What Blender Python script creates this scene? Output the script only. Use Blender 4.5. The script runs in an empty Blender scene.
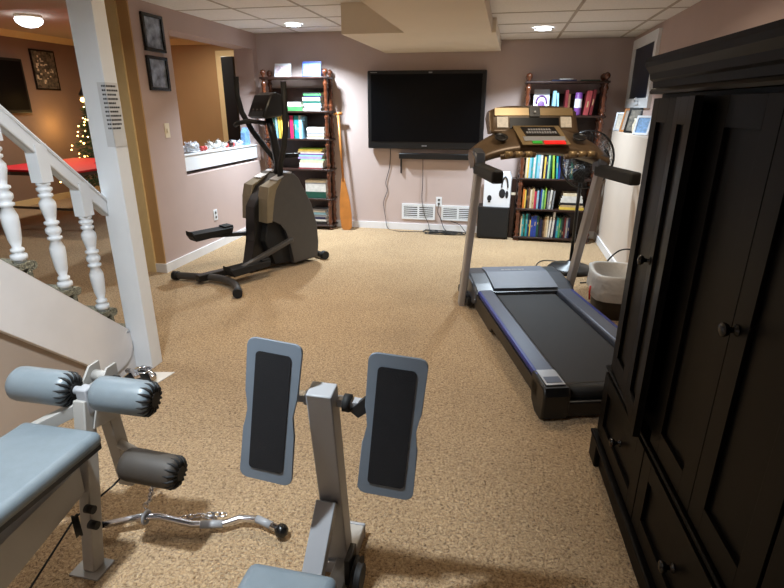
import bpy, bmesh, math, random
from mathutils import Vector, Matrix
random.seed(7)
S = bpy.context.scene
COL = S.collection
V = Vector

# ---------------------------------------------------------------- camera
F_PX, PITCH, YAW, ROLL, CAM_Z = 522.5, math.radians(19.67), math.radians(-11.8), math.radians(0.15), 1.5
cam_d = bpy.data.cameras.new('camera')
cam = bpy.data.objects.new('camera', cam_d)
COL.objects.link(cam)
cam_d.sensor_fit = 'HORIZONTAL'
cam_d.sensor_width = 36.0
cam_d.lens = F_PX * 36.0 / 784.0
cam_d.clip_start = 0.02
_f = V((math.sin(YAW) * math.cos(PITCH), math.cos(YAW) * math.cos(PITCH), -math.sin(PITCH)))
_r = V((math.cos(YAW), -math.sin(YAW), 0))
_u = _r.cross(_f)
_r2 = _r * math.cos(ROLL) + _u * math.sin(ROLL)
_u2 = -_r * math.sin(ROLL) + _u * math.cos(ROLL)
cam.matrix_world = Matrix(((_r2.x, _u2.x, -_f.x, 0), (_r2.y, _u2.y, -_f.y, 0), (_r2.z, _u2.z, -_f.z, CAM_Z), (0, 0, 0, 1)))
S.camera = cam

# ---------------------------------------------------------------- world, exposure
S.view_settings.view_transform = 'Standard'
S.view_settings.look = 'None'
S.view_settings.gamma = 1.0
S.view_settings.use_curve_mapping = False
S.view_settings.exposure = 0.18
w = bpy.data.worlds.new('world')
S.world = w
w.use_nodes = True
w.node_tree.nodes['Background'].inputs[0].default_value = (0.05, 0.05, 0.06, 1)
w.node_tree.nodes['Background'].inputs[1].default_value = 0.15

COOL = (0.84, 0.93, 1.0)
COLD = (0.76, 0.89, 1.0)
WARM = (1.0, 0.78, 0.52)
NEUT = (1.0, 0.86, 0.68)

def disk_light(loc, energy, color, size=0.15, spread=160, name='downlight_and_fill', aim=None):
    d = bpy.data.lights.new(name, 'AREA')
    d.shape = 'DISK'
    d.size = size
    d.energy = energy
    d.color = color
    d.spread = math.radians(spread)
    o = bpy.data.objects.new(name, d)
    o.location = loc
    if aim is not None:
        o.rotation_euler = (V(aim) - V(loc)).to_track_quat('-Z', 'Y').to_euler()
    COL.objects.link(o)
    return o

CEIL_L, CEIL_R, CEIL_X = 2.345, 2.215, 2.57     # main ceiling left / right of the bulkhead, back rooms
disk_light((-2.34, 5.95, CEIL_L - 0.03), 64, COLD, spread=125)
disk_light((0.27, 5.70, CEIL_R - 0.03), 40, COLD, spread=125)
disk_light((-2.34, 2.60, CEIL_L - 0.03), 12, COOL)
disk_light((0.45, 3.30, CEIL_R - 0.03), 9, NEUT, size=0.3)
disk_light((-1.05, 0.85, CEIL_L - 0.03), 50, COOL, size=0.10)
disk_light((-0.9, -0.9, CEIL_L - 0.03), 42, COOL)
disk_light((-1.5, 3.6, CEIL_L - 0.03), 20, WARM, size=0.3)  # added warm fill with no fitting, warms the shaded middle of the room

# ---------------------------------------------------------------- materials
def lin(c):
    c = c / 255.0
    return c / 12.92 if c <= 0.04045 else ((c + 0.055) / 1.055) ** 2.4
def rgb(r, g, b):
    return (lin(r), lin(g), lin(b), 1.0)

def mat(name, col, rough=0.5, metal=0.0, noise=0.06, nscale=12.0, bump=0.0, bscale=200.0, spec=0.5, coat=0.0, emit=None, estr=0.0, trans=0.0, sheen=0.0, alpha=1.0):
    m = bpy.data.materials.new(name)
    m.use_nodes = True
    nt = m.node_tree
    b = nt.nodes['Principled BSDF']
    b.inputs['Roughness'].default_value = rough
    b.inputs['Metallic'].default_value = metal
    b.inputs['Specular IOR Level'].default_value = spec
    b.inputs['Coat Weight'].default_value = coat
    b.inputs['Transmission Weight'].default_value = trans
    b.inputs['Sheen Weight'].default_value = sheen
    b.inputs['Alpha'].default_value = alpha
    tc = nt.nodes.new('ShaderNodeTexCoord')
    n = nt.nodes.new('ShaderNodeTexNoise')
    n.inputs['Scale'].default_value = nscale
    n.inputs['Detail'].default_value = 4
    nt.links.new(tc.outputs['Object'], n.inputs['Vector'])
    r = nt.nodes.new('ShaderNodeValToRGB')
    c = rgb(*col)
    r.color_ramp.elements[0].position = 0.3
    r.color_ramp.elements[1].position = 0.7
    r.color_ramp.elements[0].color = tuple(max(0, x * (1 - noise)) for x in c[:3]) + (1,)
    r.color_ramp.elements[1].color = tuple(min(1, x * (1 + noise)) for x in c[:3]) + (1,)
    nt.links.new(n.outputs['Fac'], r.inputs['Fac'])
    nt.links.new(r.outputs['Color'], b.inputs['Base Color'])
    if bump:
        n2 = nt.nodes.new('ShaderNodeTexNoise')
        n2.inputs['Scale'].default_value = bscale
        n2.inputs['Detail'].default_value = 3
        nt.links.new(tc.outputs['Object'], n2.inputs['Vector'])
        bp = nt.nodes.new('ShaderNodeBump')
        bp.inputs['Strength'].default_value = bump
        bp.inputs['Distance'].default_value = 0.01
        nt.links.new(n2.outputs['Fac'], bp.inputs['Height'])
        nt.links.new(bp.outputs['Normal'], b.inputs['Normal'])
    if emit:
        b.inputs['Emission Color'].default_value = rgb(*emit)
        b.inputs['Emission Strength'].default_value = estr
    return m

def carpet_mat(name, dark, mid, light, scale=95.0, bump=1.0):
    m = bpy.data.materials.new(name)
    m.use_nodes = True
    nt = m.node_tree
    b = nt.nodes['Principled BSDF']
    b.inputs['Roughness'].default_value = 0.95
    b.inputs['Specular IOR Level'].default_value = 0.1
    b.inputs['Sheen Weight'].default_value = 0.15
    tc = nt.nodes.new('ShaderNodeTexCoord')
    n = nt.nodes.new('ShaderNodeTexNoise')
    n.inputs['Scale'].default_value = scale
    n.inputs['Detail'].default_value = 3
    n.inputs['Roughness'].default_value = 0.65
    n.inputs['Distortion'].default_value = 0.8
    nt.links.new(tc.outputs['Object'], n.inputs['Vector'])
    v = nt.nodes.new('ShaderNodeTexNoise')
    v.inputs['Scale'].default_value = 2.2
    v.inputs['Detail'].default_value = 5
    nt.links.new(tc.outputs['Object'], v.inputs['Vector'])
    r = nt.nodes.new('ShaderNodeValToRGB')
    e = r.color_ramp.elements
    e[0].position = 0.30; e[0].color = rgb(*dark)
    e[1].position = 0.70; e[1].color = rgb(*light)
    k = e.new(0.49); k.color = rgb(*mid)
    nt.links.new(n.outputs['Fac'], r.inputs['Fac'])
    mx = nt.nodes.new('ShaderNodeMix')
    mx.data_type = 'RGBA'
    mx.blend_type = 'MULTIPLY'
    mx.inputs[0].default_value = 0.35
    r2 = nt.nodes.new('ShaderNodeValToRGB')
    r2.color_ramp.elements[0].position = 0.35; r2.color_ramp.elements[0].color = (0.72, 0.70, 0.68, 1)
    r2.color_ramp.elements[1].position = 0.65; r2.color_ramp.elements[1].color = (1, 1, 1, 1)
    nt.links.new(v.outputs['Fac'], r2.inputs['Fac'])
    nt.links.new(r.outputs['Color'], mx.inputs['A'])
    nt.links.new(r2.outputs['Color'], mx.inputs['B'])
    nt.links.new(mx.outputs['Result'], b.inputs['Base Color'])
    bp = nt.nodes.new('ShaderNodeBump')
    bp.inputs['Strength'].default_value = bump
    bp.inputs['Distance'].default_value = 0.02
    nt.links.new(n.outputs['Fac'], bp.inputs['Height'])
    nt.links.new(bp.outputs['Normal'], b.inputs['Normal'])
    return m

M = {}
def mk(k, *a, **kw):
    M[k] = mat(k, *a, **kw)
M['carpet'] = carpet_mat('beige_carpet', (104, 78, 50), (190, 158, 118), (222, 194, 154), scale=96)
M['stair_carpet'] = carpet_mat('speckled_stair_carpet', (60, 58, 46), (128, 124, 104), (178, 172, 146), scale=80)
mk('mauve', (186, 165, 158), rough=0.8, noise=0.03, nscale=3, bump=0.08, bscale=120)
mk('mauve_back', (190, 172, 166), rough=0.8, noise=0.03, nscale=3, bump=0.08, bscale=120)
mk('orange_wall', (184, 146, 98), rough=0.8, noise=0.03, nscale=3)
mk('gold_wall', (170, 134, 92), rough=0.8, noise=0.03, nscale=3)
mk('brown_wall', (140, 114, 96), rough=0.8, noise=0.04, nscale=3)
mk('tan_wall', (170, 154, 140), rough=0.75, noise=0.03, nscale=3)
mk('ledge_wall', (206, 192, 178), rough=0.7, noise=0.03, nscale=3)
mk('ceiling_back', (190, 176, 160), rough=0.9, noise=0.02)
mk('tile', (236, 232, 228), rough=0.9, noise=0.05, nscale=60, bump=0.25, bscale=250)
mk('grid', (176, 164, 150), rough=0.6)
mk('soffit', (228, 216, 198), rough=0.8, noise=0.03, nscale=2)
mk('trim_white', (226, 226, 228), rough=0.45, noise=0.02)
mk('cream', (224, 200, 150), rough=0.5, noise=0.02)
mk('white_paint', (226, 230, 234), rough=0.4, noise=0.03, nscale=5)
mk('stringer_white', (222, 220, 220), rough=0.5, noise=0.03, nscale=6)
mk('black_wood', (8, 7, 7), rough=0.42, noise=0.12, nscale=20, spec=0.1)
mk('black_plastic', (13, 13, 14), rough=0.4, noise=0.1)
mk('black_rubber', (10, 10, 11), rough=0.7, noise=0.1)
mk('screen', (4, 4, 6), rough=0.35, noise=0.0, spec=0.15)
mk('knob_black', (14, 14, 14), rough=0.25, noise=0.0)
mk('wood_dark', (44, 24, 17), rough=0.4, noise=0.25, nscale=14)
mk('wood_post', (92, 48, 28), rough=0.25, noise=0.3, nscale=18, coat=0.6)
mk('paddle_wood', (176, 112, 50), rough=0.4, noise=0.15, nscale=9)
mk('steel_white', (158, 155, 150), rough=0.4, noise=0.03)
mk('steel_grey', (150, 152, 156), rough=0.35, noise=0.03)
mk('vinyl', (106, 116, 122), rough=0.38, noise=0.05, nscale=30, bump=0.06, bscale=300)
mk('vinyl_dark', (40, 40, 42), rough=0.5, noise=0.08)
mk('plate_blue', (108, 120, 132), rough=0.42, noise=0.03)
mk('grip_tape', (14, 15, 20), rough=0.9, noise=0.3, nscale=300, bump=0.4, bscale=500)
mk('foam_brown', (60, 54, 48), rough=0.6, noise=0.05)
mk('chrome', (210, 212, 218), rough=0.16, metal=1.0, noise=0.03)
mk('tread_silver', (166, 162, 160), rough=0.4, metal=0.35, noise=0.03)
mk('tread_hood', (58, 62, 70), rough=0.35, noise=0.04)
mk('hood_silver', (104, 112, 128), rough=0.5, noise=0.04)
mk('rail_blue', (80, 87, 104), rough=0.35, metal=0.2, noise=0.04)
mk('rail_stripe', (24, 40, 130), rough=0.35, noise=0.04)
mk('belt', (22, 18, 17), rough=0.6, noise=0.18, nscale=5, spec=0.4)
mk('console_brown', (92, 74, 54), rough=0.38, metal=0.25, noise=0.06)
mk('console_gold', (146, 124, 88), rough=0.35, metal=0.4, noise=0.04)
mk('console_pale', (214, 206, 190), rough=0.4, noise=0.15, nscale=60)
mk('red_btn', (220, 30, 30), rough=0.4, emit=(255, 30, 20), estr=0.35)
mk('green_btn', (40, 150, 50), rough=0.4, emit=(60, 200, 60), estr=0.2)
mk('silver_panel', (170, 172, 176), rough=0.3, metal=0.5)
mk('ell_grey', (70, 68, 67), rough=0.38, metal=0.25, noise=0.04, nscale=20)
mk('ell_olive', (122, 112, 92), rough=0.38, metal=0.3, noise=0.05, nscale=20)
mk('ell_shiny', (176, 178, 184), rough=0.3, metal=0.3, noise=0.03)
mk('bluered', (206, 22, 38), rough=0.6, noise=0.05)
mk('table_leg', (92, 82, 74), rough=0.4, metal=0.3)
mk('leaf', (30, 62, 30), rough=0.6, noise=0.3, nscale=20)
mk('bulb', (255, 214, 140), emit=(255, 196, 110), estr=14)
mk('lamp_glass', (250, 250, 255), emit=(240, 246, 255), estr=7)
mk('led', (250, 250, 255), emit=(235, 245, 255), estr=16)
mk('paper', (226, 224, 220), rough=0.7, noise=0.03)
mk('paper_note', (200, 202, 204), rough=0.6, noise=0.04)
mk('ink', (22, 22, 26), rough=0.7)
mk('photo_grey', (128, 138, 156), rough=0.3, noise=0.9, nscale=13)
mk('photo_dark', (96, 88, 74), rough=0.5, noise=0.95, nscale=22)
mk('frame_black', (10, 11, 13), rough=0.25, noise=0.1)
mk('ivory', (226, 214, 190), rough=0.4)
mk('glass_dark', (30, 40, 58), rough=0.3, noise=0.1, spec=0.1)
mk('card_pink', (214, 196, 206), rough=0.5, noise=0.35, nscale=40)
mk('card_blue', (118, 160, 206), rough=0.5, noise=0.35, nscale=40)
mk('bag', (216, 214, 210), rough=0.45, noise=0.06, bump=0.6, bscale=30, trans=0.15)
mk('bin_dark', (50, 46, 44), rough=0.5)
mk('red_drawstring', (170, 40, 30), rough=0.5)
mk('tinsel', (206, 212, 222), rough=0.25, metal=0.3, noise=0.2, nscale=60, bump=1.0, bscale=60)
mk('tinsel_red', (180, 60, 56), rough=0.35, noise=0.2)
mk('box_white', (226, 230, 236), rough=0.5, noise=0.02)
mk('cable', (40, 38, 36), rough=0.6)
mk('slot', (70, 66, 62), rough=0.7)
mk('page', (214, 206, 190), rough=0.8, noise=0.1, nscale=80)

# ---------------------------------------------------------------- mesh helper
class MB:
    def __init__(s):
        s.bm = bmesh.new(); s.mats = []; s.mi = 0; s.sm = False
    def use(s, m):
        if m not in s.mats: s.mats.append(m)
        s.mi = s.mats.index(m); return s
    def _v(s, p): return s.bm.verts.new(p)
    def _f(s, vs, smooth=None):
        try: f = s.bm.faces.new(vs)
        except ValueError: return None
        f.material_index = s.mi; f.smooth = s.sm if smooth is None else smooth
        return f
    def box(s, a, b, T=None, bev=0.0, seg=2):
        x0, y0, z0 = [min(a[i], b[i]) for i in range(3)]; x1, y1, z1 = [max(a[i], b[i]) for i in range(3)]
        P = [(x0,y0,z0),(x1,y0,z0),(x1,y1,z0),(x0,y1,z0),(x0,y0,z1),(x1,y0,z1),(x1,y1,z1),(x0,y1,z1)]
        vs = [s._v((T @ V(p)) if T is not None else p) for p in P]
        fs = [s._f([vs[i] for i in q], False) for q in [(0,3,2,1),(4,5,6,7),(0,1,5,4),(1,2,6,5),(2,3,7,6),(3,0,4,7)]]
        if bev > 0:
            es = list({e for f in fs for e in f.edges})
            r = bmesh.ops.bevel(s.bm, geom=es, offset=bev, segments=seg, profile=0.5, affect='EDGES', clamp_overlap=True)
            for f in r['faces']: f.material_index = s.mi; f.smooth = True
        return s
    def beam(s, p0, p1, w, h, up=(0,0,1), bev=0.0):
        p0 = V(p0); p1 = V(p1); d = p1 - p0; L = d.length; z = d.normalized()
        u = V(up)
        if abs(z.dot(u)) > 0.98: u = V((0,1,0))
        x = u.cross(z).normalized(); y = z.cross(x)
        T = Matrix(((x.x,y.x,z.x,p0.x),(x.y,y.y,z.y,p0.y),(x.z,y.z,z.z,p0.z),(0,0,0,1)))
        return s.box((-w/2,-h/2,0),(w/2,h/2,L),T,bev)
    def lathe(s, prof, p0=(0,0,0), axis=(0,0,1), seg=16, caps=True):
        # prof: list of (r, h) along axis
        p0 = V(p0); z = V(axis).normalized()
        u = V((0,1,0)) if abs(z.z) > 0.9 else V((0,0,1))
        x = u.cross(z).normalized(); y = z.cross(x)
        rings = []
        for r, h in prof:
            rings.append([s._v(p0 + z*h + (x*math.cos(2*math.pi*i/seg) + y*math.sin(2*math.pi*i/seg))*max(r,1e-5)) for i in range(seg)])
        for a, b in zip(rings, rings[1:]):
            for i in range(seg):
                s._f([a[i], a[(i+1)%seg], b[(i+1)%seg], b[i]], True)
        if caps:
            s._f(list(reversed(rings[0])), False); s._f(rings[-1], False)
        return s
    def cyl(s, p0, p1, r, r1=None, seg=14):
        p0 = V(p0); p1 = V(p1); L = (p1-p0).length
        return s.lathe([(r,0),(r if r1 is None else r1,L)], p0, p1-p0, seg)
    def tube(s, pts, r, seg=10, closed=False, flat=1.0):
        pts = [V(p) for p in pts]; n = len(pts); rings = []
        prev = None
        for i, p in enumerate(pts):
            a = pts[(i-1)%n] if (closed or i > 0) else p
            b = pts[(i+1)%n] if (closed or i < n-1) else p
            t = (b-a).normalized()
            if prev is None:
                u = V((0,0,1)) if abs(t.z) < 0.9 else V((0,1,0))
                x = u.cross(t).normalized()
            else:
                x = (prev - t*prev.dot(t)).normalized()
            prev = x; y = t.cross(x)
            rr = r[i] if isinstance(r, (list, tuple)) else r
            rings.append([s._v(p + (x*math.cos(2*math.pi*k/seg) + y*math.sin(2*math.pi*k/seg)*flat)*rr) for k in range(seg)])
        m = n if closed else n-1
        for j in range(m):
            a = rings[j]; b = rings[(j+1)%n]
            for i in range(seg): s._f([a[i], a[(i+1)%seg], b[(i+1)%seg], b[i]], True)
        if not closed:
            s._f(list(reversed(rings[0])), False); s._f(rings[-1], False)
        return s
    def prism(s, poly, d0, d1, plane='yz', T=None, bev=0.0):
        # poly 2D; plane 'yz': extrude along x; 'xz': along y; 'xy': along z
        def P(a, b, d):
            q = {'yz': (d,a,b), 'xz': (a,d,b), 'xy': (a,b,d)}[plane]
            return (T @ V(q)) if T is not None else V(q)
        A = [s._v(P(a,b,d0)) for a,b in poly]; B = [s._v(P(a,b,d1)) for a,b in poly]
        n = len(poly)
        fs = [s._f(list(reversed(A)), False), s._f(B, False)]
        for i in range(n): fs.append(s._f([A[i],A[(i+1)%n],B[(i+1)%n],B[i]], False))
        if bev > 0:
            es = list({e for f in fs[:2] if f for e in f.edges})
            r = bmesh.ops.bevel(s.bm, geom=es, offset=bev, segments=3, profile=0.5, affect='EDGES', clamp_overlap=True)
            for f in r['faces']: f.material_index = s.mi; f.smooth = True
        return s
    def ball(s, c, r, sx=1, sy=1, sz=1, seg=12, rings=8):
        c = V(c); vs = []
        for j in range(1, rings):
            th = math.pi*j/rings
            vs.append([s._v(c + V((math.sin(th)*math.cos(2*math.pi*i/seg)*r*sx, math.sin(th)*math.sin(2*math.pi*i/seg)*r*sy, math.cos(th)*r*sz))) for i in range(seg)])
        t = s._v(c + V((0,0,r*sz))); b = s._v(c - V((0,0,r*sz)))
        for i in range(seg):
            s._f([t, vs[0][i], vs[0][(i+1)%seg]], True); s._f([b, vs[-1][(i+1)%seg], vs[-1][i]], True)
        for a, d in zip(vs, vs[1:]):
            for i in range(seg): s._f([a[i], d[i], d[(i+1)%seg], a[(i+1)%seg]], True)
        return s

def obj(name, mb, m=None, parent=None, **props):
    me = bpy.data.meshes.new(name)
    bmesh.ops.recalc_face_normals(mb.bm, faces=mb.bm.faces[:])
    mb.bm.to_mesh(me); mb.bm.free()
    ml = mb.mats if mb.mats else [m]
    for k in ml: me.materials.append(M[k] if isinstance(k, str) else k)
    o = bpy.data.objects.new(name, me)
    COL.objects.link(o)
    if parent is not None: o.parent = parent
    for k, v in props.items(): o[k] = v
    return o
def thing(name, label, cat, loc=(0,0,0), rotz=0.0, group=None):
    o = bpy.data.objects.new(name, None)
    o.empty_display_size = 0.1
    o.location = loc; o.rotation_euler = (0,0,rotz)
    COL.objects.link(o); o['label'] = label; o['category'] = cat
    if group: o['group'] = group
    return o
def solo(name, mb, m, label, cat, group=None, **props):
    o = obj(name, mb, m, None, **props); o['label'] = label; o['category'] = cat
    if group: o['group'] = group
    return o
def struct(name, mb, m=None, parent=None):
    o = obj(name, mb, m, parent)
    if parent is None: o['kind'] = 'structure'
    return o
def B(*a, **k): return MB().box(*a, **k)

# ================================================================ STRUCTURE
YB, XL, XR, XW = 6.60, -3.10, 1.14, 1.28     # back wall, left wall, lower / upper right wall
YN = -1.3
struct('floor', B((-7.6, YN-0.2, -0.1), (1.6, 9.1, 0)), 'carpet')
# back wall with its extension
struct('wall_back', B((-3.35, YB, 0), (1.5, YB+0.15, 2.6)), 'mauve_back')
# left wall with pass-through: y 4.79..6.49, z .846..2.165
mb = MB()
LT = 0.25
y0, y1, z0, z1 = 4.79, 6.49, 0.846, 2.165
mb.box((XL-LT, 4.27, 0), (XL, y0, 2.58)); mb.box((XL-LT, y1, 0), (XL, YB, 2.58))
mb.box((XL-LT, y0, 0), (XL, y1, z0)); mb.box((XL-LT, y0, z1), (XL, y1, 2.58))
struct('wall_left', mb, 'mauve')
struct('trim_1', B((XL-0.10, 4.255, 0.0), (XL-0.001, 4.27, 2.58)), 'orange_wall')
struct('trim_2', B((XL-0.27, 4.235, 0.0), (XL-0.10, 4.27, 2.58)), 'cream')
# right wall: lower part stands proud and carries a ledge
struct('wall_right', B((XW, YN, 0), (XW+0.15, YB, 2.6)), 'mauve')
struct('trim_3', B((XR, 2.9, 0), (XW, YB, 1.265), bev=0.004), 'ledge_wall')
# near enclosure
struct('wall_front', B((-7.6, YN-0.15, 0), (1.5, YN, 2.6)), 'mauve')
# back rooms
struct('wall_far_left', B((-7.6, YN, 0), (-7.4, 9.0, 2.7)), 'brown_wall')
struct('wall_far_back', B((-7.4, 8.8, 0), (-3.0, 9.0, 2.7)), 'gold_wall')
struct('wall_far_right', B((-3.35, YB+0.15, 0), (-3.2, 8.8, 2.7)), 'gold_wall')
# ceilings
def tiled_ceiling(name, x0, x1, z, xs, ys, ya=YN, yb=YB):
    mb = MB().use('tile').box((x0, ya, z), (x1, yb, z+0.12))
    mb.use('grid')
    for x in xs: mb.box((x-0.012, ya, z-0.004), (x+0.012, yb, z+0.01))
    for y in ys: mb.box((x0, y-0.012, z-0.003), (x1, y+0.012, z+0.01))
    mb.box((x0, yb-0.02, z-0.004), (x1, yb, z+0.01))
    return struct(name, mb)
ys = [6.19-0.62*i for i in range(12)]
tiled_ceiling('ceiling', XL, -0.60, CEIL_L, [-2.53+0.66*i for i in range(4)], ys)
ys = [6.03-0.62*i for i in range(12)]
tiled_ceiling('ceiling_right', -0.60, XW, CEIL_R, [0.47, 1.125], ys)
struct('ceiling_far', MB().use('ceiling_back').box((-7.6, YN, CEIL_X), (XL-LT, 9.0, CEIL_X+0.12)).box((XL-LT, YN, CEIL_X), (XL, 4.27, CEIL_X+0.12)))
struct('trim_4', B((XL-0.02, YN, CEIL_L), (XL, 4.27, CEIL_X)), 'ceiling_back')
struct('trim_5', MB().box((-5.7, YN, CEIL_X-0.10), (-4.3, 5.3, CEIL_X-0.002)), 'ceiling_back')
# crown of the far room
struct('trim_6', MB().prism([(-7.40, CEIL_X-0.09), (-7.38, CEIL_X-0.09), (-7.31, CEIL_X-0.001), (-7.40, CEIL_X-0.001)], YN, 8.8, 'xz').prism([(8.80, CEIL_X-0.09), (8.78, CEIL_X-0.09), (8.71, CEIL_X-0.001), (8.80, CEIL_X-0.001)], -7.4, -3.35, 'yz'), 'cream')
# bulkhead (boxed duct): narrow near run, wide far part against the back wall
ZB = 2.10
struct('trim_7', MB().prism([(-0.915, YN), (-0.915, 4.87), (-1.475, 4.87), (-1.46, YB), (-0.13, YB), (-0.15, 5.0), (-0.185, 5.0), (-0.185, YN)], ZB, 2.50, 'xy'), 'soffit')
# baseboards
def baseboard(name, a, b, t=0.014, h=0.085):
    mb = MB().box((a[0], a[1], 0), (b[0], b[1], h-0.012)).box((a[0]+(0.003 if abs(a[0]-b[0])<0.1 and a[0]>b[0] else 0), a[1], h-0.012), (b[0], b[1], h))
    return struct(name, mb, 'trim_white')
baseboard('baseboard_back', (-3.1, YB-0.016), (XR, YB))
baseboard('baseboard_left', (XL, 4.24), (XL+0.016, YB-0.016))
baseboard('baseboard_left_end', (XL-0.10, 4.24), (XL, 4.255))
baseboard('baseboard_right', (XR-0.016, 3.0), (XR, YB-0.016))
struct('baseboard_far_left', B((-7.4, YN, 0), (-7.385, 8.8, 0.1)), 'cream')
struct('baseboard_far_back', B((-7.38, 8.785, 0), (-3.4, 8.8, 0.1)), 'cream')
# door casing seen through the pass-through
mb = MB().box((-4.86, 8.76, 0), (-4.74, 8.80, 2.28)).box((-4.86, 8.76, 2.28), (-3.4, 8.80, 2.38))
struct('door_1', mb, 'cream')
# window in the upper right wall
wn = MB()
wx = XW
yw0, yw1, zw0, zw1 = 5.50, 6.50, 1.50, 2.165
fw = 0.09
wn.box((wx-0.03, yw0, zw0), (wx, yw1, zw0+fw)).box((wx-0.03, yw0, zw1-fw), (wx, yw1, zw1))
wn.box((wx-0.03, yw0, zw0+fw), (wx, yw0+fw, zw1-fw)).box((wx-0.03, yw1-fw, zw0+fw), (wx, yw1, zw1-fw))
wo = struct('window_1', wn, 'white_paint')
obj('pane', B((wx-0.012, yw0+fw, zw0+fw), (wx-0.004, yw1-fw, zw1-fw)), 'glass_dark', wo)
obj('crank_handle', MB().tube([(wx-0.035, 5.95, zw0+0.05), (wx-0.06, 5.95, zw0+0.07), (wx-0.06, 5.86, zw0+0.09)], 0.008).box((wx-0.045, 5.86, zw0+0.03), (wx-0.03, 6.02, zw0+0.06)), 'white_paint', wo)

# ================================================================ STAIRCASE (rises towards the viewer along -y)
SX = -2.10
def stz(y, off): return off + 0.915*(2.41 - y)
st = thing('staircase', 'white staircase with turned balusters and speckled carpet treads beside the white column', 'staircase', (-2.6, 1.4, 0))
def rel(o, p): return (p[0]-o.location.x, p[1]-o.location.y, p[2]-o.location.z)
Tst = Matrix.Translation((2.6, -1.4, 0))
# stringer (skirt board)
poly = []
ytop = 0.15
poly = [(ytop, stz(ytop, 0.305)), (2.465, stz(2.465, 0.305))]
for k in range(7):
    a = math.radians(50 - k*22)
    poly.append((2.34 + 0.13*math.cos(a), 0.17 + 0.115*math.sin(a)))
poly += [(2.33, 0.06), (2.28, 0.045), (ytop, 0.045+0.915*(2.28-ytop))]
obj('stringer', MB().prism(poly, SX-0.035, SX, 'yz', Tst, bev=0.003), 'stringer_white', st)
obj('end_panel', MB().box((SX-0.036, 2.15, 0), (SX-0.012, 2.478, 0.24), Tst), 'stringer_white', st)
noses = [(2.62-0.22*k, 0.225+0.201*k) for k in range(11)]
for k, (yn, zn) in enumerate(noses):
    mb = MB()
    z_lo = zn - 0.201
    rr = 0.022
    pr_ = [(yn-0.25, zn-0.03), (yn-0.25, zn)]
    for q in range(7):
        a = math.radians(90 - q*30)
        pr_.append((yn - rr + rr*math.cos(a), zn - rr + rr*math.sin(a)))
    pr_ += [(yn-0.035, zn-2*rr), (yn-0.035, max(z_lo, 0.002)), (yn-0.05, max(z_lo, 0.002)), (yn-0.05, zn-0.03)]
    mb.prism(pr_, -3.05, SX-0.052 if k < 1 else SX-0.004, 'yz', Tst)
    obj('tread', mb, 'stair_carpet', st)
# rail
def rz(y): return 1.520 - 0.935*(y - 1.955)
mb = MB().prism([(0.3, rz(0.3)-0.10), (2.478, rz(2.478)-0.10), (2.478, rz(2.478)-0.012), (0.3, rz(0.3)-0.012)], SX-0.066, SX-0.010, 'yz', Tst, bev=0.01)
mb.prism([(0.3, rz(0.3)-0.03), (2.478, rz(2.478)-0.03), (2.478, rz(2.478)), (0.3, rz(0.3))], SX-0.072, SX-0.004, 'yz', Tst, bev=0.012)
obj('handrail', mb, 'white_paint', st)
def baluster(y, zb):
    x = SX-0.038
    zt = rz(y)-0.05
    h = zt - zb
    blk = 0.155
    mb = MB().prism([(x-0.032+2.6, zt-blk), (x+0.032+2.6, zt-blk), (x+0.032+2.6, zt+0.02), (x-0.032+2.6, zt+0.02)], y-0.032-1.4, y+0.032-1.4, 'xz')
    L = h - blk
    pf = [(0.020,0),(0.020,0.01),(0.027,0.015),(0.027,0.035),(0.016,0.045),(0.022,0.05),(0.022,0.062),(0.014,0.07),(0.022,0.2*L),(0.027,0.33*L),(0.027,0.40*L),(0.017,0.47*L),(0.026,0.485*L),(0.026,0.505*L),(0.017,0.515*L),(0.027,0.545*L),(0.027,0.58*L),(0.017,0.61*L),(0.026,0.625*L),(0.026,0.645*L),(0.017,0.655*L),(0.021,0.70*L),(0.028,0.78*L),(0.028,0.82*L),(0.017,0.86*L),(0.025,0.875*L),(0.025,0.895*L),(0.017,0.905*L),(0.027,0.93*L),(0.027,0.95*L),(0.018,0.965*L),(0.024,0.975*L),(0.024,L)]
    mb.lathe([(r_*1.28, h_) for r_, h_ in pf], (x+2.6, y-1.4, zb), (0,0,1), 16)
    obj('baluster', mb, 'white_paint', st)
for k in range(1, 7):
    baluster(2.335-0.215*(k-1), noses[k][1]+0.001)
# wall under the stairs
struct('wall_stair', MB().prism([(YN, 0), (2.16, 0), (2.16, 0.20), (2.05, 0.30), (ytop, 0.10+0.915*(2.28-ytop)), (YN, 2.57)], SX-0.13, SX-0.037, 'yz'), 'tan_wall')

# column
c = thing('support_column', 'white boxed square support column from carpet to ceiling at the foot of the stairs', 'column', (-2.07, 2.53, 0))
obj('shaft', B((-0.07, -0.05, 0), (0.07, 0.045, CEIL_L), bev=0.003), 'white_paint', c)
nt_ = thing('taped_note', 'clear taped sheet with a block of printed black lines on the white column', 'note', (-2.0, 2.48, 1.3))
mb = MB().box((-0.045, -0.0025, 0), (0.002, -0.0005, 0.315)).box((0.0005, -0.0025, 0), (0.0025, 0.088, 0.315))
obj('sheet', mb, 'paper_note', nt_)
mb = MB()
rnd = random.Random(3)
for i in range(11):
    z = 0.298 - i*0.0205
    x = -0.022
    while x < 0.0:
        l = rnd.uniform(0.005, 0.010); mb.box((x, -0.0032, z-0.0045), (min(x+l, 0.002), -0.0026, z+0.0045)); x += l+0.0025
    y = 0.002
    end = rnd.uniform(0.05, 0.08)
    while y < end:
        l = rnd.uniform(0.006, 0.014); mb.box((0.0026, y, z-0.0045), (0.0032, y+l, z+0.0045)); y += l+0.003
obj('printed_lines', mb, 'ink', nt_)

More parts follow.
